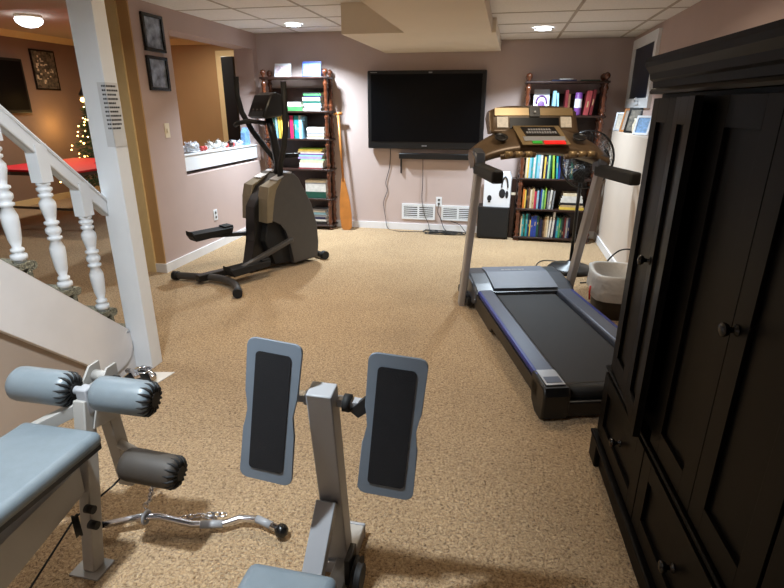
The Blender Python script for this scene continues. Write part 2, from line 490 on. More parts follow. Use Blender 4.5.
# ================================================================ LIGHT FITTINGS
def downlight(x, y, z, label):
    t = thing('recessed_downlight', label, 'ceiling light', (x, y, z-0.004), 0, 'recessed downlights')
    obj('trim_ring', MB().lathe([(0.095,0.003),(0.095,-0.004),(0.078,-0.010),(0.078,0.003)], (0,0,0), (0,0,1), 28, False), 'trim_white', t)
    obj('lens', MB().lathe([(0.078,-0.003),(0.078,-0.008)], (0,0,0), (0,0,1), 28), 'led', t)
downlight(-2.34, 5.95, CEIL_L-0.004, 'round white ceiling downlight above the left bookcase')
downlight(0.27, 5.70, CEIL_R-0.004, 'round white ceiling downlight right of the boxed bulkhead')
dl = thing('dome_light', 'glowing white glass dome light on the ceiling of the far left room', 'ceiling light', (-5.95, 6.22, CEIL_X))
obj('base', MB().lathe([(0.15,0),(0.15,-0.03),(0.14,-0.035)], (0,0,0), (0,0,1), 28), 'ivory', dl)
obj('shade', MB().lathe([(0.14,-0.03),(0.155,-0.05),(0.14,-0.09),(0.09,-0.125),(0.02,-0.14)], (0,0,0), (0,0,1), 28), 'lamp_glass', dl)
disk_light((-5.95, 6.22, CEIL_X-0.17), 26, (1.0,0.93,0.84), size=0.25, spread=179, name='dome_lamp')
disk_light((-4.6, 7.9, CEIL_X-0.05), 15, (1.0,0.9,0.78), size=0.25, spread=179, name='back_room_lamp')

# ================================================================ BACK WALL: television etc
tv = thing('television', 'large black flat television mounted high on the middle of the back wall', 'television', (-0.965, YB, 1.02))
obj('cabinet', MB().use('black_plastic').box((-0.70, -0.10, 0), (0.70, -0.03, 0.885), bev=0.012), None, tv)
obj('screen', B((-0.655, -0.106, 0.085), (0.655, -0.1001, 0.845)), 'screen', tv)
obj('wall_bracket', B((-0.2, -0.03, 0.3), (0.2, -0.001, 0.6)), 'black_plastic', tv)
obj('brand_mark', MB().box((-0.03, -0.1075, 0.034), (0.0, -0.1002, 0.046)).box((0.004, -0.1075, 0.034), (0.03, -0.1002, 0.046)).box((0.035, -0.1075, 0.855), (0.075, -0.1002, 0.868)).box((-0.66,-0.1075,0.862),(-0.58,-0.1002,0.869)), 'silver_panel', tv)
sb = thing('soundbar', 'long slim black soundbar on the wall below the large television', 'soundbar', (-0.83, YB, 0.90))
obj('bar', B((-0.45, -0.09, 0), (0.45, -0.01, 0.07), bev=0.01), 'black_plastic', sb)
obj('bracket', MB().box((-0.44, -0.03, -0.18), (-0.425, -0.002, 0.0)), 'black_plastic', sb)
def vent(x0, x1, z0_, z1_, label):
    t = thing('wall_vent', label, 'vent', ((x0+x1)/2, YB, z0_), 0, 'louvred wall vents')
    w_ = (x1-x0)/2; h = z1_-z0_
    mb = MB().box((-w_, -0.014, 0), (w_, -0.001, 0.025)).box((-w_, -0.014, h-0.025), (w_, -0.001, h)).box((-w_, -0.014, 0.025), (-w_+0.025, -0.001, h-0.025)).box((w_-0.025, -0.014, 0.025), (w_, -0.001, h-0.025)).box((-0.012, -0.014, 0.025), (0.012, -0.001, h-0.025))
    obj('frame', mb, 'white_paint', t)
    obj('backing', B((-w_+0.02, -0.006, 0.02), (w_-0.02, -0.002, h-0.02)), 'slot', t)
    mb = MB()
    for k in range(6):
        z = 0.036 + k*(h-0.07)/5
        for a, b in ((-w_+0.025, -0.012), (0.012, w_-0.025)):
            mb.box((a, -0.013, z-0.005), (b, -0.0065, z+0.006))
    obj('louvre', mb, 'white_paint', t)
vent(-1.25, -0.82, 0.14, 0.34, 'white louvred wall vent left of the power outlet under the television')
vent(-0.74, -0.32, 0.145, 0.335, 'white louvred wall vent right of the power outlet, tangled cables below it')
def outlet(loc, rotz, label, name='power_outlet', cat='outlet', plugs=True, col='white_paint', ht=0.12):
    t = thing(name, label, cat, loc, rotz)
    obj('cover_plate', B((-0.037, -0.006, -ht/2), (0.037, -0.0005, ht/2), bev=0.002), col, t)
    if name == 'light_switch':
        obj('toggle', B((-0.012, -0.016, -0.018), (0.012, -0.006, 0.018)), col, t)
    else:
        mb = MB()
        for z in (-0.024, 0.024): mb.lathe([(0.015,0),(0.015,0.004)], (0,-0.006,z), (0,-1,0), 14)
        obj('socket', mb, 'slot', t)
outlet((-0.775, YB, 0.375), 0, 'white power outlet plate between the two wall vents')
outlet((XL, 5.235, 0.37), math.radians(90), 'white power outlet low on the left wall beside the elliptical')
outlet((XL, 4.56, 1.29), math.radians(90), 'ivory light switch below the two framed photos', 'light_switch', 'switch', col='ivory', ht=0.13)
# cables
def wire(name, pts, r, label, cat='cable', m='cable', group=None):
    # smooth through points
    P = [V(p) for p in pts]; out = []
    for i in range(len(P)-1):
        p0 = P[max(i-1,0)]; p1 = P[i]; p2 = P[i+1]; p3 = P[min(i+2,len(P)-1)]
        for k in range(6):
            t = k/6
            out.append(0.5*((2*p1)+(-p0+p2)*t+(2*p0-5*p1+4*p2-p3)*t*t+(-p0+3*p1-3*p2+p3)*t**3))
    out.append(P[-1])
    return solo(name, MB().tube(out, r, 6), m, label, cat, group)
yy = YB-0.012
wire('hanging_cable', [(-1.40, yy, 1.02), (-1.41, yy, 0.8), (-1.46, yy, 0.6), (-1.44, yy, 0.5), (-1.49, yy, 0.34), (-1.46, yy-0.02, 0.15), (-1.42, YB-0.05, 0.01), (-1.25, YB-0.15, 0.006), (-1.0, YB-0.12, 0.006), (-0.8, YB-0.1, 0.006)], 0.004, 'thin grey cable hanging left below the television down to the carpet')
wire('hanging_cable', [(-0.99, yy, 0.90), (-0.985, yy-0.01, 0.6), (-0.99, yy-0.01, 0.4), (-0.95, yy-0.01, 0.2), (-0.90, YB-0.03, 0.1), (-0.88, YB-0.035, 0.01)], 0.004, 'thin black cable from the soundbar crossing the left wall vent')
wire('hanging_cable', [(-0.775, yy-0.012, 0.35), (-0.78, yy-0.03, 0.25), (-0.74, yy-0.02, 0.16), (-0.70, YB-0.035, 0.05), (-0.66, YB-0.035, 0.012)], 0.005, 'black power cord dropping from the outlet between the vents')
rn = random.Random(5)
pts = [(-0.94+0.52*rn.random(), YB-0.09-0.13*rn.random(), 0.008+0.035*rn.random()) for _ in range(22)]
wire('tangled_cables', pts, 0.006, 'heap of tangled black cables and plugs on the carpet under the vents', 'cables')
wire('hanging_cable', [(-0.62, yy, 0.14), (-0.5, yy-0.02, 0.1), (-0.42, YB-0.06, 0.02), (-0.36, YB-0.05, 0.03), (-0.31, YB-0.04, 0.2), (-0.30, YB-0.02, 0.5), (-0.31, yy, 0.85)], 0.004, 'thin cable looping up the wall left of the headphone box')

# subwoofer, boxes
t = thing('subwoofer', 'black cube speaker on the carpet carrying the white headphone box', 'speaker', (-0.085, 6.30, 0), 0)
obj('cabinet', B((-0.185, 0, 0.012), (0.185, 0.27, 0.385), bev=0.006), 'black_plastic', t)
obj('grille', B((-0.17, -0.006, 0.03), (0.17, -0.0005, 0.37)), 'black_rubber', t)
for i, (x, y) in enumerate(((-0.15,0.03),(0.15,0.03),(-0.15,0.24),(0.15,0.24))):
    obj('foot', MB().cyl((x,y,0),(x,y,0.012),0.012), 'black_rubber', t)
t = thing('headphone_box', 'white retail box picturing black headphones, standing on the black cube speaker', 'box', (-0.06, 6.33, 0.386), math.radians(-4))
obj('carton', MB().prism([(-0.155,0),(0.155,0),(0.155,0.33),(0.125,0.40),(-0.135,0.40),(-0.155,0.37)], 0, 0.16, 'xz'), 'box_white', t)
mb = MB()
mb.tube([(0.085+0.035*math.cos(a), -0.002, 0.23+0.12*math.sin(a)) for a in [math.radians(x) for x in range(0, 181, 15)]], 0.009, 6)
mb.ball((0.06,-0.0025,0.16), 0.05, 0.75, 0.06, 1.1); mb.ball((0.115,-0.0025,0.15), 0.035, 0.5, 0.06, 1.3)
mb.ball((-0.085,-0.0025,0.10), 0.03, 0.9, 0.06, 1.2); mb.box((-0.10,-0.003,0.05),(-0.07,-0.0005,0.065)); mb.box((-0.088,-0.003,0.06),(-0.082,-0.0005,0.09))
obj('printed_headphones', mb, 'ink', t)
t = thing('wooden_box', 'small brown wooden box behind the headphone box beside the right bookcase', 'box', (0.132, 6.45, 0))
obj('body', B((-0.026, -0.03, 0), (0.026, 0.10, 0.71), bev=0.003), 'wood_dark', t)
obj('pale_band', B((-0.026, -0.032, 0.52), (0.026, -0.0302, 0.55)), 'ivory', t)

# ================================================================ BOOKCASES
def bookcase(label, x0, x1, yf, depth, shelf_z):
    t = thing('bookcase', label, 'bookcase', ((x0+x1)/2, yf, 0), 0, 'turned post bookcases')
    W = (x1-x0)/2
    for i, z in enumerate(shelf_z):
        obj('shelf', B((-W, 0, z-0.022), (W, depth, z), bev=0.003), 'wood_dark', t)
    obj('back_panel', B((-W+0.05, depth-0.01, 0.05), (W-0.05, depth-0.002, shelf_z[0]-0.12)), 'wood_dark', t)
    zt = shelf_z[0]
    for sx in (-1, 1):
        for yy_ in (0.035, depth-0.035):
            x = sx*(W-0.036)
            mb = MB()
            edges = sorted(shelf_z)
            mb.lathe([(0.022,0),(0.03,0.01),(0.022,0.02),(0.022,edges[0]-0.022)] if edges[0] > 0.045 else [(0.022,0),(0.022,edges[0]-0.022)], (x, yy_, 0), (0,0,1), 12)
            for a, b in zip(edges, edges[1:]):
                L = b-0.022-a
                pf = [(0.026,0),(0.026,0.03*L),(0.016,0.06*L),(0.030,0.12*L),(0.032,0.18*L),(0.018,0.25*L),(0.025,0.29*L),(0.018,0.33*L),(0.024,0.45*L),(0.028,0.55*L),(0.018,0.67*L),(0.025,0.71*L),(0.018,0.75*L),(0.032,0.82*L),(0.030,0.88*L),(0.016,0.94*L),(0.026,0.97*L),(0.026,L)]
                mb.lathe(pf, (x, yy_, a), (0,0,1), 12)
            obj('post', mb, 'wood_post', t)
            obj('finial', MB().lathe([(0.02,0),(0.012,0.01),(0.03,0.03),(0.036,0.05),(0.03,0.07),(0.012,0.083),(0.002,0.088)], (x, yy_, zt), (0,0,1), 14), 'wood_post', t)
    return t
LZ = [1.84, 1.455, 1.13, 0.765, 0.40, 0.06]
RZ = [1.77, 1.42, 1.08, 0.735, 0.385, 0.05]
bookcase('dark bookcase with turned posts behind the elliptical, holding files and paper stacks', -2.97, -2.11, 6.34, 0.25, LZ)
bookcase('dark bookcase with turned posts behind the treadmill, filled with upright books', 0.165, 1.035, 6.28, 0.30, RZ)

NUM = ['first','second','third','fourth','fifth','sixth','seventh','eighth','ninth','tenth','eleventh','twelfth','thirteenth','fourteenth','fifteenth','sixteenth','seventeenth','eighteenth','nineteenth','twentieth','twenty-first','twenty-second','twenty-third','twenty-fourth','twenty-fifth']
PAL = {'white': (206,204,198), 'teal': (40,150,160), 'light blue': (140,190,214), 'blue': (40,66,150), 'navy': (26,34,70), 'green': (70,140,80), 'dark green': (24,76,62), 'yellow': (224,190,80), 'orange': (206,120,50), 'red': (150,60,62), 'pink': (206,40,90), 'dark red': (104,30,34), 'cream': (214,200,170), 'black': (26,26,30), 'brown': (104,72,48), 'grey': (130,132,136), 'purple': (110,60,130), 'lime green': (150,190,70), 'pale green': (150,200,160), 'tan': (186,158,116), 'lilac': (170,150,196)}
BM = {}
def bmatr(c):
    if c not in BM: BM[c] = mat('cover_' + c.replace(' ', '_'), PAL[c], rough=0.45, noise=0.12, nscale=30)
    return BM[c]
def book(x, y, z, th, h, d, color, label, group, lean=0.0, title=True):
    """upright book, spine facing -y"""
    mb = MB()
    mb.mats = [bmatr(color), M['page'], bmatr('tan' if color not in ('white', 'cream', 'tan') else 'brown')]
    T = Matrix.Translation((x, y, z)) @ Matrix.Rotation(lean, 4, 'Y')
    mb.mi = 0
    mb.box((0, 0, 0), (0.003, d, h), T); mb.box((th-0.003, 0, 0), (th, d, h), T); mb.box((0.003, 0, 0), (th-0.003, 0.003, h), T)
    mb.mi = 1; mb.box((0.003, 0.003, 0.004), (th-0.003, d-0.004, h-0.004), T)
    if title and th > 0.014:
        r_t = random.Random(int(x*9973+z*131))
        if r_t.random() < 0.6:
            a0 = r_t.uniform(0.15, 0.62); a1 = a0 + r_t.uniform(0.08, 0.25)
            mb.mi = 2; mb.box((th*0.36, -0.0006, h*a0), (th*0.64, -0.0001, h*a1), T)
    o = solo('book', mb, None, label, 'book', group)
    return o
def flat(x, y, z, w_, d, th, color, label, group, name='book', cat='book', rot=0.0):
    mb = MB(); mb.mats = [bmatr(color), M['page']]
    T = Matrix.Translation((x+w_/2, y+d/2, z)) @ Matrix.Rotation(rot, 4, 'Z') @ Matrix.Translation((-w_/2, -d/2, 0))
    mb.mi = 0
    c_ = min(0.003, th*0.2)
    mb.box((0,0,0),(w_,d,c_),T); mb.box((0,0,th-c_),(w_,d,th),T); mb.box((0,0,c_),(w_,0.003,th-c_),T)
    mb.mi = 1; mb.box((0.003,0.003,c_),(w_-0.003,d-0.003,th-c_),T)
    return solo(name, mb, None, label, cat, group)
def row(x, y, z, specs, shelf, group):
    for i, sp in enumerate(specs):
        col_, th, h = sp[:3]
        lean = sp[3] if len(sp) > 3 else 0.0
        size = 'slim' if th < 0.022 else ('thick' if th > 0.036 else 'medium')
        tall = 'tall' if h > 0.25 else ('short' if h < 0.2 else 'mid-height')
        if lean: x += abs(math.sin(lean))*h*(1 if lean < 0 else 0)
        book(x, y, z+0.001 + (abs(math.sin(lean))*th if lean > 0 else 0), th, h, 0.18, col_, '%s %s book, %s from the left on %s' % (tall, col_, NUM[i], shelf), group, lean)
        x += th*1.02 + 0.0012 + (abs(math.sin(lean))*h if lean > 0 else 0)
    return x
yr = 6.315
r1 = [('dark red',.028,.24),]
# right bookcase, top compartment
t = thing('picture_book', 'white book with a purple arch on its cover, facing out in the right bookcase', 'book', (0.355, 6.40, 1.425))
T_ = Matrix.Rotation(math.radians(-10), 4, 'X')
obj('cover', MB().box((-0.085,0,0),(0.085,0.015,0.27),T_), 'box_white', t)
mb = MB().tube([(0.055*math.cos(a), -0.003, 0.13+0.07*math.sin(a)) for a in [math.radians(x) for x in range(-10, 191, 20)]], 0.010, 6)
mb.ball((0,-0.002,0.10),0.04,1,0.08,1.2)
mb.bm.transform(T_)
BMp = bmatr('purple')
obj('printed_arch', mb, BMp, t)
x = row(0.47, yr, RZ[1], [('light blue',.032,.25),('light blue',.02,.23,-0.10)], 'the top right bookcase compartment', 'books in the top compartment of the right bookcase')
x = row(0.60, yr, RZ[1], [('dark red',.03,.26),('brown',.02,.22)], 'the top compartment beside the blue pair', 'books in the top compartment of the right bookcase')
book(0.80, yr, RZ[1]+.0065, .05, .25, .18, 'red', 'faded red book with worn spine near the right post, top compartment', 'books in the top compartment of the right bookcase', 0.10)
book(0.86, yr, RZ[1]+.006, .03, .26, .18, 'dark red', 'dark red book leaning by the right post in the top right bookcase compartment', 'books in the top compartment of the right bookcase', 0.10)
t = thing('candle_jar', 'purple and white cylindrical candle between dark books on the right bookcase', 'candle', (0.74, 6.34, RZ[1]))
obj('jar', MB().lathe([(0.036,0.001),(0.038,0.01),(0.038,0.23),(0.03,0.235)], (0,0,0), (0,0,1), 18), bmatr('purple'), t)
obj('paper_label', MB().lathe([(0.0385,0.08),(0.0385,0.17)], (0,0,0), (0,0,1), 18, False), 'box_white', t)
flat(0.44, 6.34, RZ[0]+.001, 0.26, 0.2, 0.014, 'navy', 'dark blue flat magazine on top of the right bookcase', 'magazines on top of the right bookcase', 'magazine', 'magazine')
flat(0.52, 6.33, RZ[0]+.0145+.001, 0.14, 0.18, 0.01, 'white', 'small white booklet lying on the dark blue magazine atop the right bookcase', 'magazines on top of the right bookcase', 'magazine', 'magazine')
flat(0.74, 6.34, RZ[0]+.001, 0.2, 0.2, 0.012, 'dark green', 'dark green flat magazine on top of the right bookcase, near its right end', 'magazines on top of the right bookcase', 'magazine', 'magazine')
# hidden second compartment gets a few visible dark spines at the right
# third
sp = [('cream',.02,.25),('yellow',.014,.26),('light blue',.022,.26),('teal',.02,.24),('white',.024,.27),('teal',.016,.26),('light blue',.03,.27),('white',.024,.26),('black',.018,.25),('yellow',.018,.24),('navy',.02,.25),('pale green',.02,.26),('dark green',.018,.27),('lime green',.022,.26,-.07),('teal',.02,.25,-.07),('blue',.018,.25),('black',.026,.27),('navy',.02,.25),('grey',.024,.26),('black',.03,.26),('dark green',.03,.25),('navy',.03,.27),('brown',.03,.25)]
row(0.245, yr, RZ[3], sp, 'the shelf just under the treadmill console', 'books on the fourth shelf of the right bookcase')
sp = [('orange',.02,.22),('yellow',.014,.21),('black',.02,.22),('brown',.022,.23),('cream',.02,.22),('tan',.026,.23),('pink',.012,.2),('red',.014,.2),('light blue',.018,.21),('navy',.02,.2),('blue',.014,.22),('pale green',.014,.22),('green',.016,.21),('lime green',.012,.24),('black',.014,.2),('grey',.018,.21),('white',.022,.22,.05),('grey',.016,.21,.05)]
row(0.24, yr, RZ[4], sp, 'the right bookcase second shelf up', 'books on the second shelf from the bottom of the right bookcase')
for i, (c_, w_, th, xo) in enumerate([('yellow',.27,.03,0),('tan',.25,.022,.01),('black',.26,.028,.0),('white',.24,.04,.01),('white',.22,.034,.02),('cream',.18,.03,.03)]):
    z = RZ[4]+0.001 + sum([.0305,.0225,.0285,.0405,.0345,.03][:i])
    flat(0.66+xo, yr, z, w_, 0.2, th, c_, '%s book lying flat, %s up in the stack beside the upright books' % (c_, NUM[i]), 'stack of flat books on the right bookcase')
sp = [('cream',.014,.24),('teal',.02,.26),('dark green',.018,.25),('teal',.022,.27),('navy',.022,.27),('yellow',.012,.2),('blue',.03,.24),('blue',.034,.25),('dark green',.02,.25),('black',.016,.23),('navy',.02,.22),('black',.014,.2),('brown',.016,.22),('tan',.018,.24),('cream',.02,.25),('white',.022,.24,.05),('white',.022,.30,.04),('navy',.018,.22),('teal',.022,.24),('green',.02,.23),('dark green',.018,.24),('black',.02,.25),('dark red',.018,.24),('grey',.02,.24),('navy',.02,.24)]
row(0.24, yr, RZ[5], sp, 'the bottom right bookcase shelf', 'books on the bottom shelf of the right bookcase')

# left bookcase contents
yl = 6.38
def card(x, w_, h, m, label, border):
    t = thing('photo_card', label, 'picture', (x, 6.44, LZ[0]+0.0035), 0)
    Tc = Matrix.Rotation(math.radians(-12), 4, 'X')
    obj('board', MB().box((-w_/2,0,0),(w_/2,0.008,h),Tc), border, t)
    obj('print', MB().box((-w_/2+0.012,-0.0012,0.012),(w_/2-0.012,-0.0002,h-0.028),Tc), m, t)
    obj('easel_back', MB().box((-0.02,0.008,0.0),(0.02,0.07,0.012)), border, t)
card(-2.71, 0.21, 0.155, 'card_pink', 'white bordered pink photo card standing on the left bookcase top, left one', 'box_white')
card(-2.34, 0.235, 0.175, 'card_blue', 'blue bordered photo card standing on the left bookcase top, right one', bmatr('blue'))
def fl(x, z, w_, th, c_, label, group, **k): return flat(x-0.045, yl, z, w_, 0.175, th, c_, label, group, **k)
g = 'boxes and books stacked on the second shelf of the left bookcase'
zz = LZ[1]+.001
fl(-2.66, zz, .25, .05, 'green', 'green and white box lying at the bottom left of the second shelf stack, left bookcase', g)
fl(-2.65, zz+.051, .22, .05, 'white', 'white box tilted on the green box, second shelf of the left bookcase', g)
for i, (c_, th) in enumerate([('white',.03),('grey',.025),('light blue',.03),('dark green',.025),('white',.04),('navy',.018),('green',.02),('black',.015)]):
    fl(-2.40+0.006*((i*7)%4), zz + sum([.031,.026,.031,.026,.041,.019,.021,.016][:i]), .22, th, c_, '%s flat case, %s up in the tall stack on the left bookcase' % (c_, NUM[i]), g)
sp = [('navy',.03,.27),('dark green',.03,.28),('light blue',.02,.27,-.04),('yellow',.024,.28,-.04),('yellow',.02,.27,-.04),('grey',.014,.27,-.04),('light blue',.024,.27),('black',.04,.28),('pink',.04,.27),('dark green',.016,.27),('teal',.03,.27),('teal',.022,.26),('white',.026,.27),('light blue',.016,.26)]
row(-2.885, yl, LZ[2], sp, 'the third shelf behind the elliptical', 'upright files on the third shelf of the left bookcase')
g = 'white paper stacks on the left bookcase'
for i, (c_, th) in enumerate([('white',.022),('tan',.012),('white',.02),('grey',.012),('white',.022),('cream',.012),('white',.02),('white',.012)]):
    fl(-2.37+0.005*((i*5)%3), LZ[2]+.001+sum([.0225,.0125,.0205,.0125,.0225,.0125,.0205,.0125][:i]), .22, th, c_, '%s sheaf of papers, %s up on the third shelf beside the files' % (c_, NUM[i]), g, name='paper_stack', cat='papers')
g = 'folders stacked on the fourth shelf of the left bookcase'
for i, (c_, th) in enumerate([('red',.014),('white',.06),('cream',.03),('pale green',.014),('lilac',.03),('light blue',.02),('purple',.014),('white',.012),('tan',.02),('yellow',.02),('lime green',.012)]):
    fl(-2.50+0.012*((i*5)%4), LZ[3]+.001+sum([.0145,.0605,.0305,.0145,.0305,.0205,.0145,.0125,.0205,.0205,.0125][:i]), .31, th, c_, '%s folder, %s up in the stack on the left bookcase fourth shelf' % (c_, NUM[i]), g, name='folder', cat='folder')
g = 'boxes on the fifth shelf of the left bookcase'
for i, (c_, th) in enumerate([('dark green',.08),('white',.10),('grey',.012),('cream',.03)]):
    fl(-2.42, LZ[4]+.001+sum([.0805,.1005,.0125,.03][:i]), .27, th, c_, '%s storage box, %s up on the left bookcase fifth shelf' % (c_, NUM[i]), g, name='storage_box', cat='box')
g = 'folded cloths on the bottom shelf of the left bookcase'
for i, (c_, th) in enumerate([('black',.04),('white',.025),('navy',.03),('grey',.03),('light blue',.03),('white',.02),('grey',.02)]):
    fl(-2.38-0.01*(i%3), LZ[5]+.001+sum([.0405,.0255,.0305,.0305,.0305,.0205,.02][:i]), .23, th, c_, '%s folded cloth, %s up on the lowest left bookcase shelf' % (c_, NUM[i]), g, name='folded_cloth', cat='cloth')

# paddle
p = thing('paddle', 'long varnished wooden canoe paddle leaning beside the left bookcase', 'paddle', (-1.935, 6.40, 0))
mb = MB()
bl = [(-0.045,0.0),(0.045,0.0),(0.072,0.04),(0.078,0.2),(0.066,0.38),(0.035,0.56),(0.018,0.66),(-0.018,0.66),(-0.035,0.56),(-0.066,0.38),(-0.078,0.2),(-0.072,0.04)]
Tp = Matrix.Rotation(math.radians(-4), 4, 'X') @ Matrix.Rotation(math.radians(-4.2), 4, 'Y') 
obj('blade', MB().prism(bl, -0.008, 0.008, 'xz', Tp, bev=0.004), 'paddle_wood', p)
obj('shaft', MB().cyl(Tp @ V((0,0,0.62)), Tp @ V((0,0,1.42)), 0.015), 'paddle_wood', p)
obj('grip', MB().cyl(Tp @ V((-0.05,0,1.43)), Tp @ V((0.05,0,1.43)), 0.018), 'paddle_wood', p)

# ================================================================ ELLIPTICAL
E = thing('elliptical_trainer', 'grey and olive elliptical trainer with long black handlebars by the left wall', 'exercise machine', (-1.95, 5.1, 0), math.radians(-30))
def e(t, s, z): return (t, -s, z)
# right housing profile (s, z)
prof = [(0.07,0.05),(0.05,0.20),(0.06,0.38),(0.12,0.60),(0.26,0.86),(0.31,0.905),(0.38,0.915),(0.52,0.84),(0.60,0.80),(0.62,0.70),(0.64,0.50),(0.56,0.495),(0.50,0.46),(0.44,0.38),(0.40,0.25),(0.38,0.04)]
pp = [(-s, z) for s, z in prof]
obj('right_housing', MB().prism(pp, 0.075, 0.20, 'yz', bev=0.012), 'ell_grey', E)
obj('left_housing', MB().prism(pp, -0.20, -0.075, 'yz', bev=0.012), 'ell_grey', E)
for sx, a, b in ((1, 0.05, 0.204), (-1, -0.204, -0.06)):
    pq = [(-0.46,0.872),(-0.61,0.808),(-0.64,0.70),(-0.66,0.485),(-0.60,0.485),(-0.56,0.70),(-0.54,0.78)]
    obj('rear_cover', MB().prism(pq, a, b, 'yz', bev=0.006), 'ell_olive', E)
    obj('top_panel', MB().prism([(-0.33,0.918),(-0.50,0.858),(-0.50,0.865),(-0.33,0.926)], a+0.012, b-0.02, 'yz'), 'ell_shiny', E)
obj('center_housing', MB().prism([(-0.10,0.03),(-0.16,0.5),(-0.24,0.86),(-0.40,0.90),(-0.58,0.80),(-0.70,0.62),(-0.72,0.3),(-0.80,0.05),(-0.80,0.03)], -0.07, 0.07, 'yz', bev=0.008), 'black_plastic', E)
obj('drive_cover', MB().prism([(-0.10,0.04),(-0.15,0.48),(-0.62,0.48),(-0.66,0.30),(-0.56,0.06)], -0.15, 0.15, 'yz', bev=0.008), 'black_rubber', E)
# frame
obj('base_rail', MB().beam(e(0,0.02,0.06), e(0,1.30,0.06), 0.07, 0.06, bev=0.006), 'black_plastic', E)
obj('front_stabilizer', MB().cyl(e(-0.22,-0.02,0.042), e(0.18,-0.02,0.042), 0.03), 'black_plastic', E)
for s_ in (-0.25, 0.17): obj('end_cap', MB().cyl(e(s_,-0.02,0.045), e(s_+0.05,-0.02,0.045), 0.044), 'black_rubber', E)
pts = [e(-0.30,1.34,0.04), e(-0.22,1.32,0.05), e(-0.10,1.25,0.05), e(0.0,1.22,0.05), e(0.16,1.20,0.05), e(0.32,1.20,0.05), e(0.45,1.23,0.045), e(0.54,1.29,0.04)]
pts = [e(-0.28,1.36,0.045), e(-0.1,1.26,0.05), e(0.08,1.17,0.055), e(0.28,1.14,0.055), e(0.44,1.18,0.05), e(0.56,1.25,0.045)]
out = []
P = [V(q) for q in pts]
for i in range(len(P)-1):
    p0 = P[max(i-1,0)]; p1 = P[i]; p2 = P[i+1]; p3 = P[min(i+2,len(P)-1)]
    for k in range(5):
        tt = k/5; out.append(0.5*((2*p1)+(-p0+p2)*tt+(2*p0-5*p1+4*p2-p3)*tt*tt+(-p0+3*p1-3*p2+p3)*tt**3))
out.append(P[-1])
obj('rear_stabilizer', MB().tube(out, 0.032, 12), 'ell_grey', E)
for a, b in ((out[0], out[1]), (out[-1], out[-2])):
    d = (a-b).normalized()
    obj('end_cap', MB().cyl(a - d*0.03, a + d*0.025, 0.04), 'black_rubber', E)
# pedal arms and foot plates
def pedal(t, z0_, z1_, s_end, s_in, zin):
    obj('pedal_arm', MB().beam(e(t, s_in, zin), e(t, s_end-0.1, z0_), 0.05, 0.04, bev=0.006), 'ell_grey', E)
    mb = MB().prism([(-(s_end-0.42), z0_+0.05),(-(s_end-0.02), z0_+0.03),(-s_end, z0_+0.06),(-s_end, z0_+0.02),(-(s_end-0.03), z0_-0.03),(-(s_end-0.40), z0_-0.01)], t-0.07, t+0.07, 'yz', bev=0.01)
    mb.prism([(-(s_end-0.42), z0_+0.04),(-(s_end-0.34), z0_+0.045),(-(s_end-0.33), z0_+0.062),(-(s_end-0.42), z0_+0.066)], t-0.06, t+0.06, 'yz', bev=0.006)
    obj('foot_pedal', mb, 'black_rubber', E)
pedal(0.24, 0.12, 0.1, 1.14, 0.42, 0.30)
pedal(-0.24, 0.37, 0.4, 1.20, 0.30, 0.28)
# mast, console, bars
obj('mast', MB().tube([e(0,0.36,0.85), e(0,0.34,1.0), e(0,0.38,1.25), e(0,0.42,1.42)], [0.045,0.04,0.036,0.034], 12), 'black_plastic', E)
mb = MB().prism([(-0.28,1.48),(-0.33,1.60),(-0.40,1.625),(-0.47,1.60),(-0.56,1.42),(-0.52,1.40),(-0.36,1.42)], -0.13, 0.13, 'yz', bev=0.02)
obj('console', mb, 'black_plastic', E)
obj('display', MB().prism([(-0.462,1.585),(-0.484,1.545),(-0.488,1.548),(-0.466,1.588)], -0.10, 0.09, 'yz'), 'console_gold', E)
for k in range(3): obj('button', MB().ball(e(-0.06+0.06*k, 0.532, 1.475), 0.010), 'slot', E)
def moving_bar(t, top_in, ps):
    obj('handlebar', MB().tube([e(*q) for q in ps], [0.026]*len(ps), 10), 'black_rubber', E)
moving_bar(-0.25, 0, [(-0.25,0.56,1.76),(-0.26,0.56,1.60),(-0.25,0.53,1.45),(-0.22,0.45,1.28),(-0.17,0.35,1.12),(-0.12,0.28,1.0),(-0.10,0.28,0.85)])
moving_bar(0.25, 0, [(0.26,0.42,1.71),(0.26,0.42,1.5),(0.25,0.42,1.3),(0.22,0.43,1.15),(0.16,0.43,1.02),(0.12,0.42,0.88)])
obj('fixed_handle', MB().tube([e(-0.18,0.66,1.34), e(-0.13,0.66,1.36), e(-0.05,0.60,1.38), e(0.0,0.45,1.36)], 0.020, 10), 'black_rubber', E)
obj('bottle_holder', MB().beam(e(0.03,0.32,1.06), e(0.16,0.22,1.07), 0.05, 0.04, bev=0.006), 'black_plastic', E)

